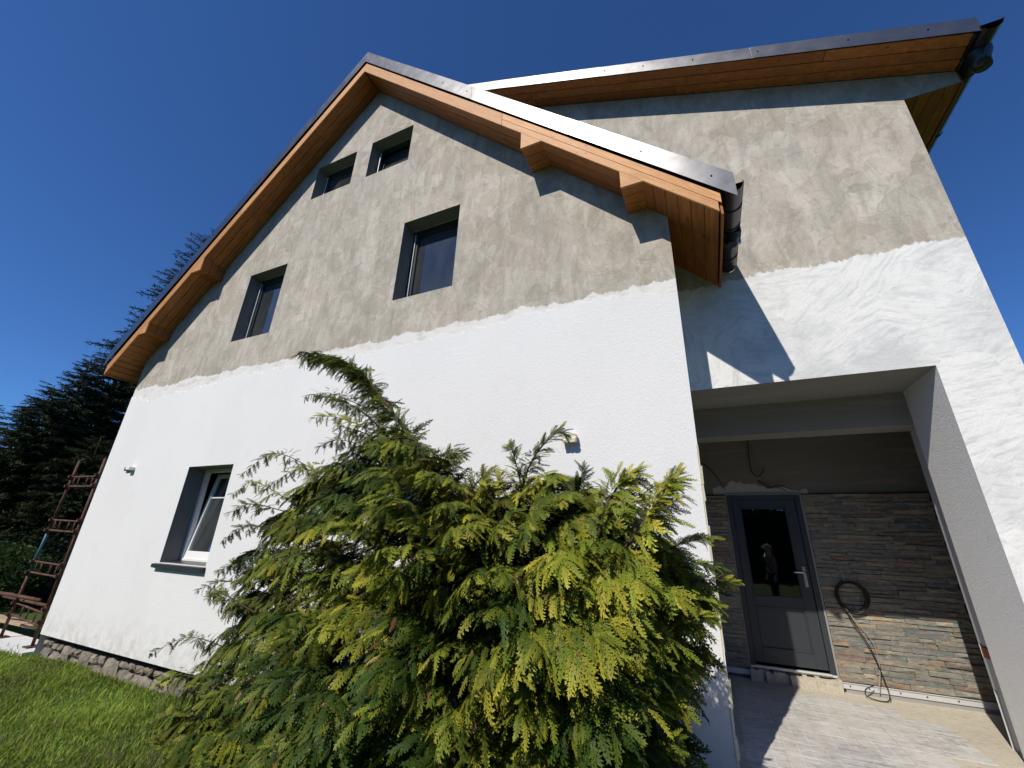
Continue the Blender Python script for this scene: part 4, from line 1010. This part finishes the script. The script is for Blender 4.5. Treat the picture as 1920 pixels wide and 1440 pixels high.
    MB().tube(curve([base, base + (.02, .05, .5), base + (.06, .08, 1.0), base + (.05, .08, 1.5)], 6), [.085 * (1 - .8 * i / 19) for i in range(19)], 10).build('trunk', BARK, root, smooth=True)
    tm = [make_spray(.22, .085, 13, .16, r), make_spray(.22, .072, 14, .32, r), make_spray(.22, .095, 12, .50, r), make_spray(.22, .060, 14, .24, r), make_spray(.22, .080, 13, .08, r), make_spray(.22, .066, 13, .62, r)]
    P = np.array(P); X = np.array(X); Z = np.array(Z); S = np.array(S) / .22; N = len(P)
    tone = np.array([t[0] for t in T])[:, None]; cls = np.array([t[1] for t in T])
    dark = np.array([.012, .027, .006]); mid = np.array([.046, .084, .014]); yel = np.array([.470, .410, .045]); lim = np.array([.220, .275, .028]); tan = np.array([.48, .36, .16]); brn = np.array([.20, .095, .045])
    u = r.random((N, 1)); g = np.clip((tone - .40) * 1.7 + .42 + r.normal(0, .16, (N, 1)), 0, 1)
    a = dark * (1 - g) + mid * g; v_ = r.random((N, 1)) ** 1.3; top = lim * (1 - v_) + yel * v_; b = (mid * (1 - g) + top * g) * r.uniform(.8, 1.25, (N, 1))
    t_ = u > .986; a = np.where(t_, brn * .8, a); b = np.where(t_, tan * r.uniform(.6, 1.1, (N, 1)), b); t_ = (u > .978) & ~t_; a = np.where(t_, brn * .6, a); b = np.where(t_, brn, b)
    inner_shade = np.array([1.0, .36, .30])[cls][:, None]; a = a * inner_shade; b = b * inner_shade      # inner and back sprays darkened in colour to paint the shaded interior
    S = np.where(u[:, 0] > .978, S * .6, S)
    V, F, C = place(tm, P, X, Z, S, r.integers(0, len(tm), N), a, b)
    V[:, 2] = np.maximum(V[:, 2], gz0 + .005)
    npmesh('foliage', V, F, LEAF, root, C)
    print('SHRUB tris', len(F), 'boughs', n1, n2, n3, 'sprays', N)
build_shrub()

# ------------------------------------------------------------------ spruces beyond the scaffold
def needle_twig(r, L=1.0):
    """a shaggy spruce side branch: hanging twigs set with needles"""
    V, F = [], []
    def tri(a, b, c): k = len(V); V.extend([a, b, c]); F.append((k, k+1, k+2))
    n = 18
    for i in range(n):
        t = .12 + .88 * i / n; sd = 1 if i % 2 else -1; l = .34 * (1.05 - t) + .07
        a = np.array([t, 0, -.10 * t * t]); e = unit(np.array([.62, sd * .75, -.30 + r.normal(0, .18)])) * l * r.uniform(.7, 1.25)
        p = np.array([0, 0, .026]); tri(a + p, a - p, a + e)
        m = 6
        for j in range(m):
            q = (j + .5) / m; b = a + e * q; d = unit(e) * .035 + r.normal(0, .034, 3); w = unit(np.cross(d, r.normal(0, 1, 3))) * .013
            tri(b + w, b - w, b + d * 1.7)
    tri(np.array([0, .014, 0]), np.array([0, -.014, 0]), np.array([1, 0, -.1]))
    return np.array(V), np.array(F), np.clip(np.array(V)[:, 0], 0, 1)
rn = np.random.default_rng(4)
NT = [needle_twig(rn) for _ in range(4)]
def spruce(tip, label, spread=.21, dens=1.0, seed=0, group='spruces behind the scaffold'):
    r = np.random.default_rng(seed); x, y, zt = tip; g = ground_z(x, y); h = zt - g
    root = thing('spruce_tree', label, 'tree', (x, y, g - .1), group)
    MB().tube([(x, y, g - .1), (x, y, g + h * .5), (x, y, zt)], [.016 * h + .05, .010 * h + .02, .012], 9).build('trunk', BARK, root, smooth=True)
    P, X, Z, S = [], [], [], []
    z = g + .05 * h
    while z < zt - .1:
        f = (zt - z) / h; R = h * spread * (f ** .85) * r.uniform(.85, 1.1) + .22
        nb = int((7 + 5 * f) * dens); a0 = r.uniform(0, 6.28)
        for k in range(nb):
            an = a0 + 6.283 * k / nb + r.normal(0, .18); rr = R * r.uniform(.72, 1.15); d = np.array([math.cos(an), math.sin(an), .22 - .42 * f])
            base = np.array([x, y, z + r.normal(0, .1)])
            nseg = max(1, int(math.ceil(rr / 1.15)))
            for sgm in range(nseg):
                q = base + d * rr * sgm / (nseg + .35); sz = rr / nseg * 1.35
                P.append(q + np.array([0, 0, -.05 * (sgm / nseg) * rr])); X.append(d + r.normal(0, .10, 3)); Z.append(np.array([0, 0, 1]) + r.normal(0, .12, 3)); S.append(min(sz, 1.7))
                if nseg > 1 and sgm > 0:
                    for sd in (-1, 1):
                        dd = unit(d + sd * .8 * np.array([-d[1], d[0], -.05])); P.append(q); X.append(dd); Z.append(np.array([0, 0, 1]) + r.normal(0, .15, 3)); S.append(min(sz, 1.5) * .8)
        z += max(.16, .030 * h * (0.5 + .7 * f)) / dens
    P = np.array(P); X = np.array(X); Z = np.array(Z); S = np.array(S); N = len(P)
    a = np.array([.010, .015, .006])[None] * r.uniform(.7, 1.3, (N, 1)); b = np.array([.024, .036, .012])[None] * r.uniform(.7, 1.5, (N, 1))
    V, F, C = place(NT, P, X, Z, S, r.integers(0, 4, N), a, b)
    npmesh('crown', V, F, NEEDLE, root, C); return len(F)
tot = 0
tot += spruce(tuple(atr(408, 428, 27)), 'tallest dark spruce rising behind the left roof verge', .235, .80, 1)
tot += spruce(tuple(atr(256, 618, 25)), 'broad dark spruce just left of the roof end', .22, 1.0, 2)
tot += spruce(tuple(atr(174, 668, 24)), 'dark spruce with bent top left of the broad spruce', .20, 1.0, 3)
tot += spruce(tuple(atr(103, 722, 23)), 'shorter dark spruce behind the scaffold top', .22, 1.0, 5)
tot += spruce(tuple(atr(64, 746, 30)), 'slender sparse spruce left of the scaffold', .17, .8, 6)
tot += spruce(tuple(atr(-8, 758, 32)), 'pale soft spruce cut by the picture edge', .20, .9, 7)
tot += spruce(tuple(atr(20, 830, 26)), 'low bushy spruce filling the gap under the slender spruce', .40, 1.1, 8)
tot += spruce(tuple(atr(-90, 800, 27)), 'dense spruce outside the row next to the pale one', .36, 1.0, 9)
tot += spruce(tuple(atr(190, 820, 22)), 'low dense spruce close behind the house corner', .42, 1.1, 10)
print('spruce tris', tot)
def understorey(tip, label, w, seed, tint):
    r = np.random.default_rng(seed); x, y, zt = tip; g = ground_z(x, y); h = zt - g
    root = thing('wild_bush', label, 'bush', (x, y, g), 'undergrowth below the spruces')
    for k in range(7):
        e = np.array([x + r.normal(0, w * .4), y + r.normal(0, w * .3), g + h * r.uniform(.5, .9)]); MB().tube([(x, y, g), (np.array([x, y, g]) + e) / 2 + r.normal(0, .08, 3), e], [.03, .02, .006], 5).build('stem', BARK, root)
    N = 5200; u = unit(r.normal(0, 1, (N, 3))) * (r.uniform(.25, 1, (N, 1)) ** .45); c = np.array([x, y, g + h * .5]) + u * np.array([w, w * .8, h * .55]); c[:, 2] = np.maximum(c[:, 2], g + .03)
    n = unit(r.normal(0, 1, (N, 3))); t = unit(np.cross(n, r.normal(0, 1, (N, 3)))); b = np.cross(n, t); s = r.uniform(.035, .075, (N, 1))
    V = np.stack([c - t * s, c + b * s * .5, c + t * s, c - b * s * .5], 1).reshape(-1, 3); F = np.arange(4 * N).reshape(-1, 4)
    C = np.repeat(np.array(tint)[None] * r.uniform(.5, 1.5, (N, 1)), 4, 0); npmesh('foliage', V, F, BLADE, root, C)
understorey(tuple(atr(8, 1020, 17)), 'green leafy bush at the picture edge beside the grey board stack', 1.3, 3, (.040, .070, .018))
understorey(tuple(atr(95, 1062, 17.5)), 'dusty grey green bush seen through the scaffold rungs', 1.2, 4, (.045, .055, .028))
understorey(tuple(atr(40, 1010, 22)), 'dark bush behind the board stack', 2.6, 5, (.012, .020, .010))
understorey(tuple(atr(150, 1000, 21)), 'dark bush between scaffold and house corner', 2.4, 6, (.012, .020, .010))

# ------------------------------------------------------------------ grass
def build_grass():
    r = np.random.default_rng(19); N = 150000
    x = r.uniform(-15, -2.2, N); y = -3.6 + 3.62 * r.uniform(0, 1, N) ** .8
    clump = np.sin(x * 3.1 + 1.3 * np.sin(y * 2.7)) * np.sin(y * 3.7 + x * .8)
    keep = r.uniform(0, 1, N) < .72 + .28 * clump; x, y = x[keep], y[keep]; clump = clump[keep]; N = len(x)
    z = np.array([ground_z(a, b) for a, b in zip(x, y)]) - .005
    h = r.uniform(.03, .085, N) * (1 + .35 * clump) * np.where(r.random(N) < .06, 1.7, 1.0); an = r.uniform(0, 6.283, N); ln = r.uniform(.2, 1.0, N) * h; w = r.uniform(.003, .0065, N)
    dx, dy = np.cos(an), np.sin(an); b = np.stack([x, y, z], 1); sdv = np.stack([-dy, dx, 0 * dx], 1) * w[:, None]
    m = b + np.stack([dx * ln * .35, dy * ln * .35, h * .62], 1); t = b + np.stack([dx * ln, dy * ln, h], 1)
    V = np.stack([b - sdv, b + sdv, m + sdv * .75, m - sdv * .75, t], 1).reshape(-1, 3)
    k = np.arange(N)[:, None, None] * 5; F = (np.array([[0, 1, 2], [0, 2, 3], [3, 2, 4]])[None] + k).reshape(-1, 3)
    g = np.array([.150, .265, .030]); yl = np.array([.330, .390, .068]); dr = np.array([.21, .17, .085])
    u = r.random((N, 1)); c = g * (1 - u) + yl * u; c = np.where(r.random((N, 1)) < .06, dr, c) * r.uniform(.7, 1.2, (N, 1)); pat = np.clip(.5 + .5 * np.sin(x * 1.9 + 2 * np.sin(y * 1.3)) * np.sin(y * 2.3 + 1.1 * np.sin(x * 2.2)) + r.normal(0, .15, N), 0, 1)[:, None]; c = c * (.80 + .62 * pat); c = np.where((pat < .16) & (r.random((N, 1)) < .4), dr * .8, c); C = np.repeat(c, 5, 0); C = C * np.tile(np.array([.55, .55, .9, .9, 1.1])[:, None], (N, 1))
    # low broad leaved weeds among the blades
    n2 = 9000; k2 = r.integers(0, N, n2); c0 = b[k2] + np.stack([0 * k2, 0 * k2, r.uniform(.02, .06, n2)], 1); nn = unit(r.normal(0, .45, (n2, 3)) + [0, 0, 1]); t2 = unit(np.cross(nn, r.normal(0, 1, (n2, 3)))); b2 = np.cross(nn, t2); s2 = r.uniform(.008, .020, (n2, 1))
    V2 = np.stack([c0 - t2 * s2, c0 + b2 * s2 * .6, c0 + t2 * s2, c0 - b2 * s2 * .6], 1).reshape(-1, 3); F2 = (np.array([[0, 1, 2], [0, 2, 3]])[None] + np.arange(n2)[:, None, None] * 4).reshape(-1, 3) + len(V)
    V = np.concatenate([V, V2]); F = np.concatenate([F, F2]); C = np.concatenate([C, np.repeat(np.array([[.13, .25, .05]]) * r.uniform(.6, 1.3, (n2, 1)), 4, 0)])
    o = npmesh('grass', V, F, BLADE, None, C); prop(o, 'short lush green lawn grass below the stone foundation', 'grass', kind='stuff')
build_grass()

# ------------------------------------------------------------------ what the panes mirror: a bare tree and a hedge across the garden
def bare_tree(x, y, h, seed):
    r = np.random.default_rng(seed); g = ground_z(x, y); root = thing('bare_tree', 'bare leafless garden tree mirrored in the first floor window', 'tree', (x, y, g))
    tr = MB(); br = MB()
    def grow(m, p, d, l, rad, lev):
        pts = [p]; q = p.copy(); dd = d.copy()
        for _ in range(4): dd = unit(dd + r.normal(0, .12, 3) + np.array([0, 0, .05])); q = q + dd * l / 4; pts.append(q.copy())
        m.tube(pts, [rad * (1 - .12 * i) for i in range(5)], 5 if lev else 9, cap=False)
        if lev < 4:
            for k in range(3 if lev else 5): i = int(r.integers(2, 5)); grow(br, pts[i], unit(dd + r.normal(0, .55, 3)), l * r.uniform(.55, .75), rad * .5, lev + 1)
    grow(tr, np.array([x, y, g - .1]), np.array([0, 0, 1.0]), h * .38, .16, 0)
    tr.build('trunk', BARK, root); br.build('crown', BARK, root)
bare_tree(-12.5, -24, 11, 3)
def copy_tree(root, x, y, sc, label, group):
    c = root.copy(); col.objects.link(c); c.location = (x, y, ground_z(x, y) - .1); c.scale = (sc,) * 3; c.rotation_euler = (0, 0, x); c['label'] = label; c['group'] = group
    for ch in root.children: k = ch.copy(); col.objects.link(k); k.parent = c
src = [o for o in bpy.data.objects if o.type == 'EMPTY' and o.name.startswith('spruce_tree')]
spots = [(-40, -14), (-38, -22), (-33, -28), (-26.5, -31), (-20, -29), (-14, -31.5), (-8, -30), (-2, -32), (4.5, -30), (11, -31), (17.5, -29), (24, -30), (30, -25), (34, -17), (37, -9)]  # unseen spruce row, added tall to cut low sky light on the house
for i, (x, y) in enumerate(spots):
    copy_tree(src[(0, 1, 2, 3)[i % 4]], x, y, (.72, 1.55, 1.85, 2.3)[i % 4] * (1 + .06 * math.sin(i * 2.3)), 'dark spruce added across the garden to block low sky light, mirrored in the door glass', 'spruces added behind the camera to block sky light')
r = np.random.default_rng(41)
hedge = thing('garden_hedge', 'dark garden hedge mirrored in the door glass', 'hedge', (2, -20, -.3))
m = MB(); m.box((-26, -20.35, -.4), (30, -19.65, 3.6)); m.build('hedge_core', flat('hedge_shade', (0.012, 0.016, 0.008), .95), hedge)
N = 16000; c = np.stack([r.uniform(-26, 30, N), -20 + r.normal(0, .45, N), r.uniform(-.3, 4.2, N) ** 1.0], 1); c[:, 2] += .4 * np.sin(c[:, 0] * 1.3) * (c[:, 2] > 2)
n_ = unit(r.normal(0, 1, (N, 3))); t_ = unit(np.cross(n_, r.normal(0, 1, (N, 3)))); b_ = np.cross(n_, t_); s_ = r.uniform(.12, .28, (N, 1))
npmesh('foliage', np.stack([c - t_ * s_, c + b_ * s_ * .6, c + t_ * s_, c - b_ * s_ * .6], 1).reshape(-1, 3), np.arange(4 * N).reshape(-1, 4), BLADE, hedge, np.repeat(np.array([[.03, .05, .018]]) * r.uniform(.5, 1.4, (N, 1)), 4, 0))
for k in range(28): x = -26 + 2 * k; MB().tube([(x, -20, -.35), (x + r.normal(0, .2), -20, 1.6), (x + r.normal(0, .4), -20, 3.2)], [.07, .05, .02], 6).build('stem', BARK, hedge)

# ------------------------------------------------------------------ person beside the camera, mirrored in the door glass
def build_person(x, y):
    g = ground_z(x, y); root = thing('person', 'person in pink top, light cap and shoulder strap mirrored in the door glass', 'person', (x, y, g))
    J, E, Rr = [], [], []
    def add(p, rad, par=None):
        J.append(tuple(p)); Rr.append(rad); k = len(J) - 1
        if par is not None: E.append((par, k))
        return k
    pel = add((0, 0, .95), .135); sp1 = add((0, -.01, 1.10), .125, pel); ch = add((0, 0, 1.28), .145, sp1); nk = add((0, .01, 1.43), .060, ch); hd0 = add((0, .025, 1.505), .085, nk); hd = add((0, .02, 1.575), .105, hd0); add((0, .015, 1.65), .095, hd)
    for s in (-1, 1):
        sh = add((s * .17, 0, 1.37), .068, ch); el = add((s * .235, -.01, 1.10), .048, sh); wr = add((s * .25, .05, .86), .032, el); pm = add((s * .252, .065, .795), .030, wr)
        for f, (dy, l) in enumerate(((-.028, .060), (-.010, .072), (.008, .068), (.026, .055))):
            q1 = add((s * .254, .07 + dy, .755), .010, pm); q2 = add((s * .252, .078 + dy, .755 - l * .5), .009, q1); add((s * .246, .085 + dy, .755 - l * .9), .008, q2)
        q1 = add((s * .240, .105, .785), .011, pm); add((s * .232, .125, .750), .009, q1)
        hp = add((s * .095, 0, .86), .095, pel); kn = add((s * .10, .015, .48), .062, hp); an = add((s * .105, -.01, .10), .042, kn); ft = add((s * .11, .06, .045), .042, an); add((s * .115, .15, .035), .036, ft)
    me = bpy.data.meshes.new('body'); me.from_pydata(J, E, []); o = bpy.data.objects.new('body', me); col.objects.link(o); o.parent = root
    M = Mat('clothed_person'); z = M.sep()[2]; yy = M.sep()[1]
    c = M.mix(M.math('GREATER_THAN', z, .93), (.018, .020, .026), (.26, .15, .165)); c = M.mix(M.math('GREATER_THAN', z, 1.425), c, (.55, .34, .25)); c = M.mix(M.math('MULTIPLY', M.math('GREATER_THAN', M.math('ABSOLUTE', M.sep()[0]), .205), M.math('LESS_THAN', z, .885)), c, (.55, .34, .25)); c = M.mix(M.math('LESS_THAN', z, .075), c, (.5, .5, .5))
    M.color(c); M.rough(.8); me.materials.append(M.m)
    o.modifiers.new('skin', 'SKIN')
    if len(me.skin_vertices):
        for i, v in enumerate(me.skin_vertices[0].data): v.radius = (Rr[i], Rr[i]); v.use_root = (i == 0)
    sb = o.modifiers.new('sub', 'SUBSURF'); sb.levels = 2; sb.render_levels = 2
    root.rotation_euler = (0, 0, math.radians(70))
    b = base_of(root)
    w = lambda pts: [np.array(q) + np.array(b) for q in pts]
    m = MB(); m.tube(w([(0, .01, 1.64), (0, .01, 1.68), (0, .005, 1.72), (0, 0, 1.745)]), [.103, .104, .085, .03], 16); m.tube(w([(0, .07, 1.645), (0, .13, 1.64), (0, .18, 1.63)]), [.075, .07, .05], 12); m.build('cap', flat('light_cap', (.42, .40, .34), .9), root, smooth=True)
    m = MB(); m.tube(w([(-.14, .06, 1.45), (-.06, .16, 1.32), (.05, .16, 1.15), (.15, .08, .98)]), .018, 6); m.build('shoulder_strap', BLACKGUT, root, smooth=True)
    m = MB(); m.tube(w([(0, -.03, 1.66), (0, -.06, 1.55), (0, -.07, 1.44)]), [.090, .070, .040], 12); m.build('hair', flat('brown_hair', (.08, .05, .03), .8), root, smooth=True)
build_person(1.60, -5.6)
